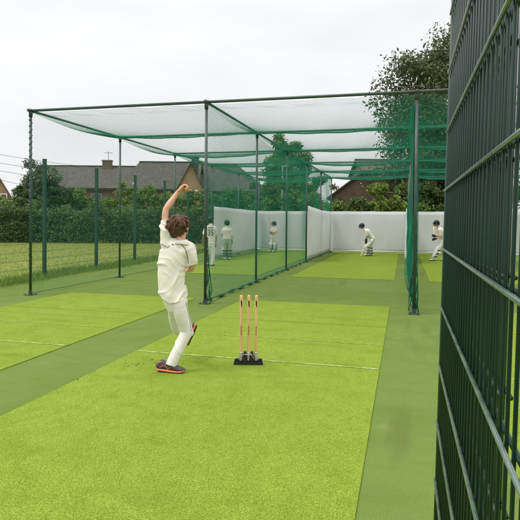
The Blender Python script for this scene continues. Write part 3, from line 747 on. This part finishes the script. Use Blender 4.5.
for s in (-.0775, 0, .0775):
    g = MB(); b = st+sr*s
    g.tube([b+(sr*math.cos(q)+fy_*math.sin(q))*.021+Vector((0, 0, .035+q*.0016)) for q in np.arange(0, 37, .5)], .003, 5)
    g.build('spring', m_steel, stumps, True)
g = MB()
g.tube([st+sr*-.055-fy_*.03+Vector((0, 0, .10)), st+sr*-.02-fy_*.045+Vector((0, 0, .105)), st+sr*.03-fy_*.045+Vector((0, 0, .11)), st+sr*.06-fy_*.03+Vector((0, 0, .045))], .0045, 6)
g.build('release_wire', m_steel, stumps, True)

# ---------------------------------------------------------------- people
def fold(scale, amp, ax, seed):
    """long soft creases running across ax, broken up and bent by noise"""
    ax = Vector(ax).normalized(); o1 = Vector((seed, seed*.3, 0)); o2 = Vector((0, seed, 2.1))
    def f(co, n):
        al = co.dot(ax); wv = noise.noise(co*3.1+o1)*1.5+noise.noise(co*8+o2)*.28
        ph = al*scale*2.2+wv*3.2; m_ = max(0, .35+1.3*noise.noise(co*4.5+o2))
        ridge = (1-abs(math.sin(ph)))**1.6
        ph2 = al*scale*4.7+wv*5+seed; r2 = (1-abs(math.sin(ph2)))**1.8*max(0, noise.noise(co*7-o1)+.1)
        return amp*(ridge*m_-.3+.7*r2)
    return f

def head(mb, c, f, up, s=1.0, nose=True):
    """skull, jaw, nose, ears, added to the body's own surface; c = head centre, f = facing"""
    f = f.normalized(); up = (up-f*up.dot(f)).normalized(); r = f.cross(up)
    ax = (r, f, up)
    mb.ell(c+up*.025*s-f*.008*s, (.073*s, .090*s, .088*s), ax); mb.ell(c-up*.035*s+f*.022*s, (.056*s, .066*s, .075*s), ax)
    mb.ell(c-up*.095*s+f*.055*s, (.028*s, .024*s, .02*s), ax, 10)
    if nose:
        mb.loft([(c+up*.015*s+f*.084*s, .009*s, .009*s), (c-up*.025*s+f*.104*s, .014*s, .012*s)], r, 8, 2)
        mb.ell(c-up*.062*s+f*.088*s, (.024*s, .010*s, .007*s), ax, 10); mb.ell(c-up*.075*s+f*.085*s, (.021*s, .010*s, .007*s), ax, 10)
    for q in (-1, 1):
        mb.ell(c+r*q*.076*s-f*.006*s-up*.005*s, (.012*s, .020*s, .034*s), ax, 10)
        mb.ell(c+r*q*.031*s+f*.080*s+up*.030*s, (.022*s, .010*s, .006*s), ax, 8)
    return r, f, up
def eyes(c, r, f, up, s, parent):
    for q in (-1, 1):
        e_ = MB().ell(c+r*q*.031*s+f*.079*s+up*.010*s, (.013*s, .011*s, .009*s), (r, f, up), 10).build('eye', m_upvc, parent, True)
        MB().ell(c+r*q*.031*s+f*.088*s+up*.010*s, (.006*s, .004*s, .006*s), (r, f, up), 8).build('pupil', m_black, e_, True)

def hand_fist(mb, wrist, d, pn, s=1.0, curl=1.0, side=1):
    """hand from wrist along d, palm faces pn; palm, four fingers curling to pn, thumb off the side"""
    d = d.normalized(); pn = (pn-d*pn.dot(d)).normalized(); r = d.cross(pn)*side
    mb.loft([(wrist, .024*s, .018*s), (wrist+d*.035*s, .034*s, .016*s), (wrist+d*.075*s, .038*s, .014*s)], r, 14, 3)
    for k, (o, ln) in enumerate(((-.028, .9), (-.0095, 1.0), (.0095, .95), (.027, .78))):
        p = wrist+d*.078*s+r*o*s; ang = 0; pts = [p-d*.02*s]; 
        pts.append(p); dd = d
        for j, L_ in enumerate((.034, .024, .018)):
            ang += curl*(.75, 1.0, .7)[j]; dd = d*math.cos(ang)+pn*math.sin(ang); p = p+dd*L_*ln*s; pts.append(p)
        rr = [.0100*s, .0102*s, .0098*s, .0090*s, .0078*s]; rr = [x_/s for x_ in rr]
        mb.loft([(q, a*s, a*s) for q, a in zip(pts, rr)], r, 10, 2)
    t0 = wrist+d*.025*s-r*.026*s; pts = [t0, t0-r*.022*s+d*.022*s+pn*.012*s, t0-r*.020*s+d*.048*s+pn*.032*s*curl, t0-r*.004*s+d*.066*s+pn*.042*s*curl]
    mb.loft([(q, a*s, a*s) for q, a in zip(pts, (.013, .012, .010, .008))], r, 10, 2)

def shoe(parent, heel, toe, up, s=1.0, fancy=True):
    """heel, toe on the ground line; builds upper, sole"""
    d = (toe-heel); ln = d.length; d.normalize(); up = (up-d*up.dot(d)).normalized(); r = d.cross(up)
    P = lambda a, h, w_=0: heel+d*ln*a+up*h*s+r*w_*s
    so = MB().loft([(P(.04, .014), .033*s, .013*s), (P(.3, .012), .036*s, .012*s), (P(.62, .010), .046*s, .011*s), (P(.85, .012), .042*s, .010*s), (P(.97, .022), .024*s, .008*s)], r, 18, 4, .8)
    up_ = MB().loft([(P(.05, .050), .031*s, .034*s), (P(.28, .058), .035*s, .042*s), (P(.5, .050), .039*s, .036*s), (P(.72, .036), .043*s, .026*s), (P(.9, .030), .034*s, .019*s), (P(.97, .026), .020*s, .012*s)], r, 18, 4)
    up_.loft([(P(.08, .055), .030*s, .030*s), (P(.19, .074), .034*s, .040*s)], r, 14, 3)
    u = fuse(up_, 'shoe', m_shoe if fancy else m_pad, parent, .0045 if fancy else .008, 3)
    so.build('sole', m_sole if fancy else m_black, u, True)
    if fancy:
        MB().loft([(P(.04, .0015), .030*s, .003*s), (P(.3, .000), .033*s, .003*s), (P(.62, -.001), .043*s, .003*s), (P(.9, .002), .034*s, .003*s)], r, 14, 3, .8).build('tread', m_soled, u, True)
        g = MB()
        for k in range(5):
            a = .36+k*.075; h = .094-.008*k-.0*k; g.tube([P(a, h-.018, .026), P(a+.01, h+.002, 0), P(a, h-.018, -.026)], .003*s, 5)
        g.build('laces', m_soled, u)
        g = MB()
        for sd_ in (-1, 1):
            g.tube([P(.12, .040, sd_*.033), P(.28, .066, sd_*.0345), P(.42, .038, sd_*.039), P(.54, .050, sd_*.037)], .0024*s, 5)
            g.tube([P(.03, .070, sd_*.020), P(.11, .090, sd_*.029), P(.22, .098, sd_*.030)], .0045*s, 6)
        g.tube([P(-.03, .035, 0), P(-.035, .060, 0), P(-.01, .088, 0)], .005*s, 6)
        g.build('trim', m_sole, u)
    return u

# ---- the bowler
D0 = 5.36; q = lambda px, py, dd=0: at(px, py, D0+dd)
cmp_ = D0/FPX       # metres per picture pixel at his depth
root = empty('person', gp(171, D0)); tag(root, 'boy in cricket whites seen from behind bowling with his left arm raised', 'person')
SH_L, EL_L, WR_L = q(165.5, 241, 0), q(166.0, 209, .04), q(177.6, 192.5, .10)
HD = q(180, 226.5, .05); NK = q(180.5, 241, .02)
SH_R, EL_R, WR_R = q(190.5, 249, .02), q(193.2, 265.5, .03), q(189, 270, .24)
PEL = q(173.5, 296, .02); HIP_S, KN_S, AN_S = q(179, 303, -.02), q(186.2, 331, .06), q(170.6, 364.5, -.02)
HIP_F, KN_F, AN_F = q(173.5, 303, .08), q(176.5, 326, .30), q(189.5, 331, .46)
facing = (FH*.80+R0*.60); 
b = MB()
b.loft([(PEL, .10, .07), (q(173, 280, .02), .10, .07), (q(174, 262, .03), .11, .075), (q(177, 250, .03), .10, .07), (q(179.5, 242, .03), .05, .05)], R0, 24)
b.loft([(q(179.5, 245, .03), .056, .056), (NK, .048, .05), (q(181, 232, .04), .046, .05)], R0, 16)
b.ell(q(168, 247, .02), (.04, .04, .04))
r_, f_, u_ = head(b, HD, facing, Vector((.06, 0, 1)), 1.02)
b.loft([(q(172, 250, .02), .04, .04), (SH_L, .034, .034), (q(165.3, 225, .02), .036, .036), (q(165.2, 215, .035), .034, .034), (EL_L, .030, .031)], R0, 16)
b.loft([(EL_L, .030, .031), (EL_L.lerp(WR_L, .3), .034, .033), (EL_L.lerp(WR_L, .7), .026, .026), (WR_L, .021, .023)], R0, 16)
hand_fist(b, WR_L, (q(184.0, 185.8, .11)-WR_L), (-UP*.7+R0*.6), 1.22, 1.45, -1)
b.ell(q(182.6, 187.8, .11), (.030, .034, .024))
b.loft([(q(184, 251, .02), .04, .04), (q(189.3, 253, .03), .034, .034), (q(191.8, 264.5, .05), .034, .034), (q(191.5, 268.5, .12), .031, .031), (WR_R, .022, .024)], R0, 16)
hand_fist(b, WR_R, FH*1.0-R0*.2, (-R0*.5+UP*.6), .95, .9, -1)
for (h_, k_, a_) in ((HIP_S, KN_S, AN_S), (HIP_F, KN_F, AN_F)):
    b.loft([(h_, .05, .05), (k_, .036, .038), (k_.lerp(a_, .3), .040, .040), (k_.lerp(a_, .9), .024, .026)], R0, 16)
body = fuse(b, 'body', m_skin, root, .0042, 4)
eyes(HD, r_, f_, u_, 1.02, body)
# hair: shaggy cap of overlapping locks
h = MB(); h.ell(HD+u_*.026-f_*.026, (.096, .100, .094), (r_, f_, u_), 20); h.ell(HD-u_*.028-f_*.036, (.084, .078, .082), (r_, f_, u_), 18)
rs = random.Random(5)
for k in range(230):
    th = rs.uniform(-2.35, 2.35); ph = rs.uniform(-.55, 1.4)
    dr = (-f_*math.cos(th)+r_*math.sin(th))*math.cos(ph)+u_*math.sin(ph)
    if ph < .35 and abs(th) > 1.75: continue
    s0 = HD+u_*.012-f_*.022+Vector((r_*dr.dot(r_)*.094+f_*dr.dot(f_)*.098+u_*dr.dot(u_)*.098))
    tg = (-u_+dr*dr.dot(u_)); tg = tg.normalized() if tg.length > .1 else r_
    tg = (tg+r_*rs.uniform(-.45, .45)+f_*rs.uniform(-.3, .3)).normalized(); L_ = rs.uniform(.045, .085)
    p1 = s0+tg*L_*.5+dr*.006; p2 = s0+tg*L_-dr*.004+dr*rs.uniform(-.004, .012)
    h.loft([(s0, .010, .007), (p1, .009, .006), (p2, .003, .003)], r_, 6, 2)
def hd_(co, n): return .0045*noise.noise(Vector((co.x*55, co.y*55, co.z*16)))+.003*noise.noise(co*26)
hair = fuse(h, 'hair', m_hair, root, .0035, 1, hd_)
# loose strands over the hair mass
hv = bvh_world(hair); st_ = MB()
for k in range(1500):
    th = rs.uniform(-2.3, 2.3); ph = rs.uniform(-.5, 1.45)
    if ph < .35 and abs(th) > 1.7: continue
    dr = ((-f_*math.cos(th)+r_*math.sin(th))*math.cos(ph)+u_*math.sin(ph)).normalized()
    tg = (-u_+dr*dr.dot(u_)); tg = tg.normalized() if tg.length > .15 else r_
    tg = (tg+r_*rs.uniform(-.5, .5)+f_*rs.uniform(-.3, .3)).normalized(); L_ = rs.uniform(.03, .075); pts = []
    for m_ in range(5):
        p = HD+dr*.2+tg*L_*m_/4; hit_ = hv.ray_cast(p, (HD-p).normalized())
        if hit_[0] is None or (hit_[0]-HD).length > .15: break
        pts.append(hit_[0]+(p-HD).normalized()*(.0012+.004*rs.random()*(m_/4)**2))
    if len(pts) > 2: st_.tube(pts, [.0011]*(len(pts)-1)+[.0004], 3, False)
st_.build('hair_strands', m_strand, hair)
# shirt
s = MB()
s.loft([(q(175.5, 309, .02), .150, .128), (q(173.6, 298, .02), .149, .122), (q(172.2, 288, .02), .142, .114), (q(171.3, 272, .02), .138, .108), (q(173, 259, .03), .150, .112), (q(176, 248.5, .03), .140, .098), (q(179.5, 245, .03), .080, .070)], R0, 28)
s.loft([(q(172, 249, .02), .07, .07), (q(180, 246.5, .03), .085, .075), (q(188, 249.5, .02), .075, .072)], UP, 20)
s.loft([(q(172, 256, .02), .095, .085), (q(167.2, 246, .01), .066, .068), (q(164.9, 237, .01), .052, .056), (q(165.2, 227, .02), .047, .052), (q(165.8, 214.5, .03), .046, .052)], R0, 20)
s.loft([(q(184, 252, .02), .085, .08), (q(189.5, 252, .02), .062, .066), (q(192.1, 258, .02), .056, .060), (q(192.6, 268.5, .045), .056, .060)], R0, 20)
s.loft([(q(179.5, 247, .03), .075, .07), (q(180.5, 242.4, .03), .058, .060)], R0, 20)
ff1 = fold(8.0, .020, UP*1.0+R0*.38, 1.3); ff2 = fold(7.0, .018, UP*.8-R0*.75, 4.1)
def shd(co, n):
    t = max(0, min(1, (co.z-(q(170, 275).z-.1))/.2)); return ff1(co, n)*t+ff2(co, n)*(1-t)
def pix(p):
    v = p-CAM; d = v.dot(F); return 260+FPX*v.dot(RT)/d, 230-FPX*v.dot(UP)/d
def shcut(p):
    x, y = pix(p)
    if y > 285:
        hem = np.interp(x, (158, 162, 169, 175, 182, 190), (294, 299.5, 304, 303.5, 301, 294.5)); return y > hem
    return (x < 174 and y < 219.3-(x-165)*.25) or (x > 184.5 and 262 < y < 285 and y > 266.3-(x-190)*.2 and x > 187-(y-262)*.1)
shirt = fuse(s, 'shirt', m_white, root, .005, 12, shd, shcut)
so_ = shirt.modifiers.new('cloth', 'SOLIDIFY'); so_.thickness = .004
# trousers
t = MB()
t.loft([(q(174.5, 289, .02), .115, .095), (q(175, 298, .02), .122, .105), (q(176.6, 305, .02), .108, .10)], R0, 24)
t.loft([(q(178.5, 300, -.0), .086, .098), (q(180.8, 312, -.0), .076, .088), (q(184.6, 325, .04), .066, .074), (q(186.2, 332, .05), .062, .068), (q(182.4, 341, .03), .059, .062), (q(177.0, 352, .0), .054, .058), (q(172.2, 362.5, -.01), .057, .062), (q(169.8, 370, -.01), .058, .062)], R0, 22)
t.loft([(q(173.5, 300, .06), .075, .085), (q(173.6, 314, .20), .056, .070), (q(176.3, 327, .32), .056, .064), (q(182, 331, .40), .052, .058), (q(188.5, 330, .46), .048, .052)], R0, 20)
tfold = fold(6.0, .008, UP*.55+R0*.85, 7.7)
def trcut(p):
    x, y = pix(p); return y > 350 and y > 364.2+(x-165)*.36
trous = fuse(t, 'trousers', m_trous, root, .005, 10, tfold, trcut)
so_ = trous.modifiers.new('cloth', 'SOLIDIFY'); so_.thickness = .004
tv = bvh_world(trous); sv_ = bvh_world(shirt)
def piping(tree_, pix, parent, r=.0035, m=m_pip, name='piping'):
    pts = [];  P2 = []
    for (a, b_), (c_, d_) in zip(pix[:-1], pix[1:]):
        for k in range(8): P2.append((a+(c_-a)*k/8, b_+(d_-b_)*k/8))
    P2.append(pix[-1])
    for px, py in P2:
        p = hit(tree_, px, py, .001)
        if p is not None and abs((p-CAM).dot(F)-D0) < .4: pts.append(p)
    if len(pts) > 2: MB().tube(pts, r, 6).build(name, m, parent, True)
piping(sv_, [(180.5, 244), (183.5, 246.5), (186, 251), (187.6, 257), (188.2, 263)], shirt, .0026)
piping(sv_, [(169.8, 245.5), (168, 247.5), (164.5, 246.0), (161.5, 243.5)], shirt, .0024)
piping(tv, [(185.8, 302), (187.0, 308), (188.8, 316), (190.6, 325), (191.2, 331)], trous, .0028)
def decal(tree_, polys, parent, name, m, off=.0015):
    g = MB()
    for poly in polys:
        V = [hit(tree_, a, b_, off) for a, b_ in poly]
        if all(v is not None for v in V): g.add(V, [tuple(range(len(V)))])
    if g.V: g.build(name, m, parent)
decal(sv_, [[(171.5, 245), (172.6, 243.3), (173.2, 245)], [(173.4, 244), (174.6, 245), (173.6, 245.2)]], shirt, 'emblem', m_pip, .003)
# collar
g = MB(); cc = q(180.5, 240.8, .03)
V = []; Fc = []
for i in range(29):
    a = math.pi*(.5+.10)+(2*math.pi-.2*math.pi)*i/28; o_ = R0*math.cos(a)+FH*math.sin(a); e_ = 1+.16*abs(math.cos(a))
    tip = .018*math.exp(-((a-5.6)/.5)**2)
    V += [cc+o_*.053*e_+UP*.010, cc+o_*.057*e_+UP*.013, cc+o_*(.081*e_+tip)-UP*(.024+tip*.6), cc+o_*(.077*e_+tip)-UP*(.028+tip*.6)]
for i in range(28):
    for k in range(4): a = i*4+k; b2 = i*4+(k+1) % 4; Fc.append((a, b2, b2+4, a+4))
col_ = MB().add(V, Fc); col_.build('collar', m_white, shirt, True)
# ankle socks and shoes
MB().loft([(q(171.2, 361, -.015), .036, .038), (q(168.8, 366.5, .0), .036, .036)], R0, 14).build('sock', m_sock, body, True)
MB().loft([(q(188.0, 330, .46), .036, .038), (q(190.5, 333, .49), .036, .040)], R0, 14).build('sock', m_sock, body, True)
hl_, to_ = gp(158.2, D0-.005), gp(186.2, D0-.06); hl_.z = .017; to_.z = .011
shoe(root, hl_, to_, Vector((0, 0, 1)), 1.02)
shoe(root, q(188.0, 346.0, .50), q(197.8, 323.5, .55), (-R0*.92-UP*.35), 1.0)

# ---- smaller players in the lanes
def player(D, gx, label, J, face, hair='helmet', pads=False, sleeves='short', shirt_m=m_white, trous_m=m_trous, skin_m=m_skin, gloves=False, sh=(.19, .11), shoe_dir=None, seed=1):
    """J: joints given as (column, row, metres beyond D). sh: half widths of the torso across and along the view."""
    j = {k: at(v[0], v[1], D+(v[2] if len(v) > 2 else 0)) for k, v in J.items()}
    for k in ('an_l', 'an_r'): j[k].z = max(j[k].z, .09)
    root = empty('person', gp(gx, D)); tag(root, label, 'person')
    S2 = R0
    b = MB(); a0, b0 = sh
    pel, ch, nk, hd = j['pelvis'], j['chest'], j['neck'], j['head']
    b.loft([(pel, a0*.78, b0*.85), (pel.lerp(ch, .5), a0*.7, b0*.75), (ch, a0*.85, b0*.85), (nk, .06, .06)], S2, 18)
    b.loft([(nk, .05, .05), (hd.lerp(nk, .35), .048, .05)], S2, 12)
    r_, f_, u_ = head(b, hd, face, (hd-nk)+Vector((0, 0, .25)), .98)
    for s_ in 'lr':
        sh_, el, wr = j['sh_'+s_], j['el_'+s_], j['wr_'+s_]
        b.loft([(sh_, .046, .046), (el, .034, .034), (el.lerp(wr, .3), .034, .034), (wr, .023, .025)], S2, 12)
        if not gloves: hand_fist(b, wr, (wr-el), f_, .95, .8, 1 if s_ == 'r' else -1)
        hp, kn, an = j['hip_'+s_], j['kn_'+s_], j['an_'+s_]
        b.loft([(hp, .08, .08), (kn, .052, .054), (kn.lerp(an, .3), .052, .056), (an, .034, .038)], S2, 12)
    body = fuse(b, 'body', skin_m, root, .0085, 2)
    eyes(hd, r_, f_, u_, .98, body)
    s = MB()
    s.loft([(pel+(ch-pel)*-.06, a0*.90, b0*1.02), (pel.lerp(ch, .45), a0*.86, b0*.98), (ch, a0*1.02, b0*1.05), (ch.lerp(nk, .7), a0*.7, b0*.8), (nk, .07, .07)], S2, 20)
    for s_ in 'lr':
        sh_, el, wr = j['sh_'+s_], j['el_'+s_], j['wr_'+s_]
        end = el.lerp(wr, .8) if sleeves == 'long' else sh_.lerp(el, .75)
        s.loft([(ch.lerp(sh_, .7), .075, .08), (sh_, .066, .068)] + ([(el, .054, .054), (end, .04, .042)] if sleeves == 'long' else [(end, .058, .060)]), S2, 14)
    fuse(s, 'shirt', shirt_m, root, .009, 2, fold(9, .007, UP+R0*.4, seed))
    t = MB(); t.loft([(pel.lerp(ch, .12), a0*.82, b0*.95), (pel, a0*.90, b0*1.05), (j['hip_l'].lerp(j['hip_r'], .5), a0*.80, b0*.95)], S2, 18)
    for s_ in 'lr':
        hp, kn, an = j['hip_'+s_], j['kn_'+s_], j['an_'+s_]
        t.loft([(hp, .096, .10), (kn, .074, .076), (kn.lerp(an, .88), .066, .068)], S2, 14)
    fuse(t, 'trousers', trous_m, root, .009, 2, fold(11, .006, UP+R0*.6, seed+3))
    sd_ = shoe_dir or face
    for s_ in 'lr':
        an = j['an_'+s_]; d_ = Vector((sd_.x, sd_.y, 0)).normalized()
        if an.z > .16: lift = an.z-.09
        else: lift = 0
        hp_ = Vector((an.x, an.y, lift+.012))-d_*.07; shoe(root, hp_, hp_+d_*.27+Vector((0, 0, .06 if lift else 0)), Vector((0, 0, 1)), 1, False)
        if pads:
            kn = j['kn_'+s_]; p = MB(); fw = Vector((face.x, face.y, 0)).normalized()
            p.loft([(an+fw*.045+Vector((0, 0, .02)), .082, .055), (an.lerp(kn, .5)+fw*.05, .095, .060), (kn+fw*.06, .100, .068), (kn+(j['hip_'+s_]-kn)*.30+fw*.065, .090, .04)], fw.cross(Vector((0, 0, 1))), 16, 4, .8)
            pd = p.build('leg_pad', m_pad, root, True)
            for tt in (.12, .45, .85):
                c = an.lerp(kn, tt); g = MB(); rr_ = .086
                g.tube([c+(R0*math.cos(a)+FH*math.sin(a))*rr_ for a in np.linspace(0, 6.283, 15)], .021, 6, False); g.build('strap', m_black if tt != .0 else m_pad, pd, True)
    if gloves:
        for s_ in 'lr':
            el, wr = j['el_'+s_], j['wr_'+s_]; d_ = (wr-el).normalized(); g = MB()
            g.loft([(wr-d_*.05, .045, .045), (wr+d_*.02, .050, .042)], S2, 12)
            for o_ in (-.033, -.011, .011, .033):
                pp = wr+d_*.03+u_*o_; g.loft([(pp, .015, .015), (pp+d_*.05, .014, .014), (pp+d_*.055+r_.cross(d_)*.02-u_*.02, .012, .012)], S2, 8, 2)
            g.loft([(wr+u_*.03, .014, .014), (wr+u_*.05+d_*.04, .012, .012)], S2, 8, 2)
            fuse(g, 'glove', m_black if gloves == 'dark' else m_pad, root, .006, 1)
    if hair == 'helmet':
        h = MB(); h.ell(hd+u_*.030-f_*.008, (.108, .124, .112), (r_, f_, u_), 20)
        h.loft([(hd-u_*.01-f_*.09, .09, .03), (hd-u_*.065-f_*.075, .07, .02)], r_, 14)
        hm = h.build('helmet', m_helm, root, True)
        MB().loft([(hd+u_*.045+f_*.09, .085, .010), (hd+u_*.030+f_*.165, .055, .007)], r_, 14, 3).build('peak', m_helm, hm, True)
        g = MB()
        for zz in (-.005, -.035, -.065):
            g.tube([hd+u_*zz+f_*math.cos(a)*.142+r_*math.sin(a)*.105 for a in np.linspace(-1.5, 1.5, 12)], .005, 5)
        for a in (-.6, 0, .6): g.tube([hd+u_*zz_+f_*math.cos(a)*.142+r_*math.sin(a)*.105 for zz_ in (.01, -.075)], .005, 5)
        g.build('face_grille', m_grille, hm, True)
    else:
        h = MB(); h.ell(hd+u_*.028-f_*.018, (.088, .100, .096), (r_, f_, u_), 18); h.ell(hd-u_*.015-f_*.03, (.082, .075, .075), (r_, f_, u_), 16)
        fuse(h, 'hair', hair, root, .008, 1, lambda co, n: .006*noise.noise(co*35))
    return root, j
def bat(hand, tip, face_dir, label):
    d = (tip-hand).normalized(); ln = .85; a = (face_dir-d*face_dir.dot(d)).normalized(); s_ = d.cross(a)
    root = empty('cricket_bat', hand); tag(root, label, 'bat', 'cricket bats')
    MB().tube([hand-d*.16, hand+d*.14], .018, 10).build('grip', m_black, root, True)
    b0 = hand+d*.13
    MB().loft([(b0, .025, .018), (b0+d*.07, .050, .020), (b0+d*.35, .054, .028), (b0+d*.53, .053, .022), (b0+d*.56, .045, .015)], s_, 14, 3, .75).build('blade', m_willow, root, True)

LEFT = -R0
# P2 bareheaded, numbered shirt, seen from behind
pl, j2 = player(17.86, 211.5, 'bareheaded player in a white shirt with dark back number beside the front divider post', dict(
    pelvis=(211, 243), chest=(210.7, 229.5), neck=(210.7, 225), head=(210.5, 220.3), sh_l=(206.3, 228), sh_r=(215, 228), el_l=(203.6, 235.5), wr_l=(202.9, 242, .05),
    el_r=(216, 236.5), wr_r=(215.6, 243.5, -.05), hip_l=(209, 245.5), hip_r=(213, 245.5), kn_l=(208, 254), kn_r=(212.8, 254.5), an_l=(207.6, 262, .1), an_r=(212.3, 263.5)),
    FH+R0*.25, hair=m_dhair, skin_m=m_skin2, seed=11)
shirt2 = [c for c in pl.children if c.name.startswith('shirt')][0]; sv2 = bvh_world(shirt2)
fc = bpy.data.curves.new('t', 'FONT'); fc.body = '35'; fc.align_x = 'CENTER'; fc.align_y = 'CENTER'; fc.size = 1
to = bpy.data.objects.new('t', fc); COL.objects.link(to)
dg = bpy.context.evaluated_depsgraph_get(); dg.update(); tm = bpy.data.meshes.new_from_object(to.evaluated_get(dg)); bpy.data.objects.remove(to)
bm = bmesh.new(); bm.from_mesh(tm); bmesh.ops.triangulate(bm, faces=bm.faces); bmesh.ops.subdivide_edges(bm, edges=bm.edges, cuts=2)
for v in bm.verts:
    p = hit(sv2, 210.6+v.co.x*6.4, 232.8-v.co.y*8.6, .012)
    if p is None: p = at(210.6+v.co.x*6.4, 232.8-v.co.y*8.6, 17.72)
    v.co = p
bm.to_mesh(tm); bm.free(); tm.materials.clear(); link('back_number', tm, m_pip, shirt2)
decal(sv2, [[(207.8+k*.75, 228.1), (208.35+k*.75, 228.1), (208.35+k*.75, 227.1), (207.8+k*.75, 227.1)] for k in range(8)], shirt2, 'back_name', m_pip, .012)
# P3 helmeted batter seen from behind, pads with black straps
p3, j3 = player(20.6, 227, 'helmeted player seen from behind in pads with black straps before the left side screen', dict(
    pelvis=(227.3, 239), chest=(227, 230.5), neck=(227, 227), head=(227, 223.2), sh_l=(223.4, 229.6), sh_r=(230.6, 229.6), el_l=(221.8, 235, .05), wr_l=(222.4, 231.2, .22),
    el_r=(231.9, 236.5), wr_r=(231.3, 242.5, .02), hip_l=(225.4, 242), hip_r=(229.4, 242), kn_l=(225, 249.5), kn_r=(229.8, 249.5), an_l=(225, 256.5), an_r=(229.6, 256.8)),
    FH+R0*-.3, trous_m=m_trouslive, pads=True, skin_m=m_skin, gloves='dark', seed=21)
# P4 batter facing with raised bat
p4, j4 = player(26.0, 273, 'helmeted batter with raised bat before the canvas wall of the left lane', dict(
    pelvis=(273.0, 237), chest=(273.8, 230), neck=(274, 227), head=(273.9, 224), sh_l=(271.6, 229.6), sh_r=(276.4, 229.8), el_l=(270.4, 232.5, -.1), wr_l=(270.4, 229.6, -.2),
    el_r=(273.6, 232.8, -.18), wr_r=(270.6, 231.0, -.2), hip_l=(272.0, 239.5), hip_r=(274.6, 239.5), kn_l=(271.2, 244.5, -.05), kn_r=(274.9, 244.5), an_l=(270.8, 249.3), an_r=(274.8, 249.6)),
    LEFT*.8-FH*.7, pads=True, gloves='white', sh=(.16, .13), seed=31)
bat(j4['wr_l'].lerp(j4['wr_r'], .5), at(268.9, 214, 25.7), LEFT-FH*.2, 'pale wooden bat raised by the batter in the left lane')
# P5 crouching batter in the middle lane
p5, j5 = player(23.75, 368, 'helmeted batter bending over his grounded bat in the middle lane', dict(
    pelvis=(372.4, 238.4), chest=(367.4, 231.8), neck=(364.2, 229.2), head=(361.8, 226.2), sh_l=(366, 231.2, -.14), sh_r=(366.2, 231.2, .14), el_l=(366.8, 236.6, -.16), wr_l=(366.0, 240.2, -.05),
    el_r=(367.2, 236.8, .12), wr_r=(366.2, 241.8, .03), hip_l=(372.0, 240.6, -.09), hip_r=(372.4, 240.6, .09), kn_l=(367.6, 246.5, -.08), kn_r=(370.4, 247, .1), an_l=(367.2, 253.6, -.06), an_r=(370.9, 254, .1)),
    LEFT-Vector((0, 0, .25)), pads=True, gloves='dark', sh=(.125, .16), shoe_dir=LEFT-FH*.4, seed=41)
bat(j5['wr_l'].lerp(j5['wr_r'], .5), at(361.6, 254.6, 23.7), LEFT-FH*.5, 'wooden bat held down to the turf by the crouching batter')
# P6 striding batter at right
p6, j6 = player(21.2, 436, 'helmeted batter striding forward in the right lane beside the mesh fence', dict(
    pelvis=(442.6, 239.6), chest=(440.5, 231), neck=(438.6, 227.4), head=(436.5, 223.6), sh_l=(439.3, 230, -.16), sh_r=(440.2, 230, .14), el_l=(440.2, 237, -.18), wr_l=(434.6, 239, -.12),
    el_r=(439.8, 236.6, .1), wr_r=(433.8, 235.8, .02), hip_l=(442.2, 241.5, -.08), hip_r=(443, 241.8, .08), kn_l=(438.6, 249.0, -.1), kn_r=(443.8, 250.2, .1), an_l=(434.2, 257.6, -.1), an_r=(445.6, 257.2, .14)),
    LEFT-Vector((0, 0, .2)), pads=True, gloves='dark', sh=(.125, .17), seed=51)
bat(j6['wr_l'].lerp(j6['wr_r'], .5), at(433.2, 222.5, 21.85), R0, 'bat gripped in the dark gloves of the striding batter')

# ---------------------------------------------------------------- small debris on the turf
g = MB(); rs = random.Random(8)
for (x, y, k) in ((-2.68, 5.06, 9), (-2.45, 5.3, 4), (-3.0, 4.5, 2), (-1.2, 11.5, 3), (.6, 7.5, 3)):
    for _ in range(k):
        c = Vector((x+rs.gauss(0, .08), y+rs.gauss(0, .12), .014)); s = rs.uniform(.004, .010)
        g.ell(c, (s, s*.8, s*.5), n=6)
tag(g.build('turf_crumbs', m_soled), 'scattered dark crumbs of dirt lying on the turf', 'debris', kind='stuff')
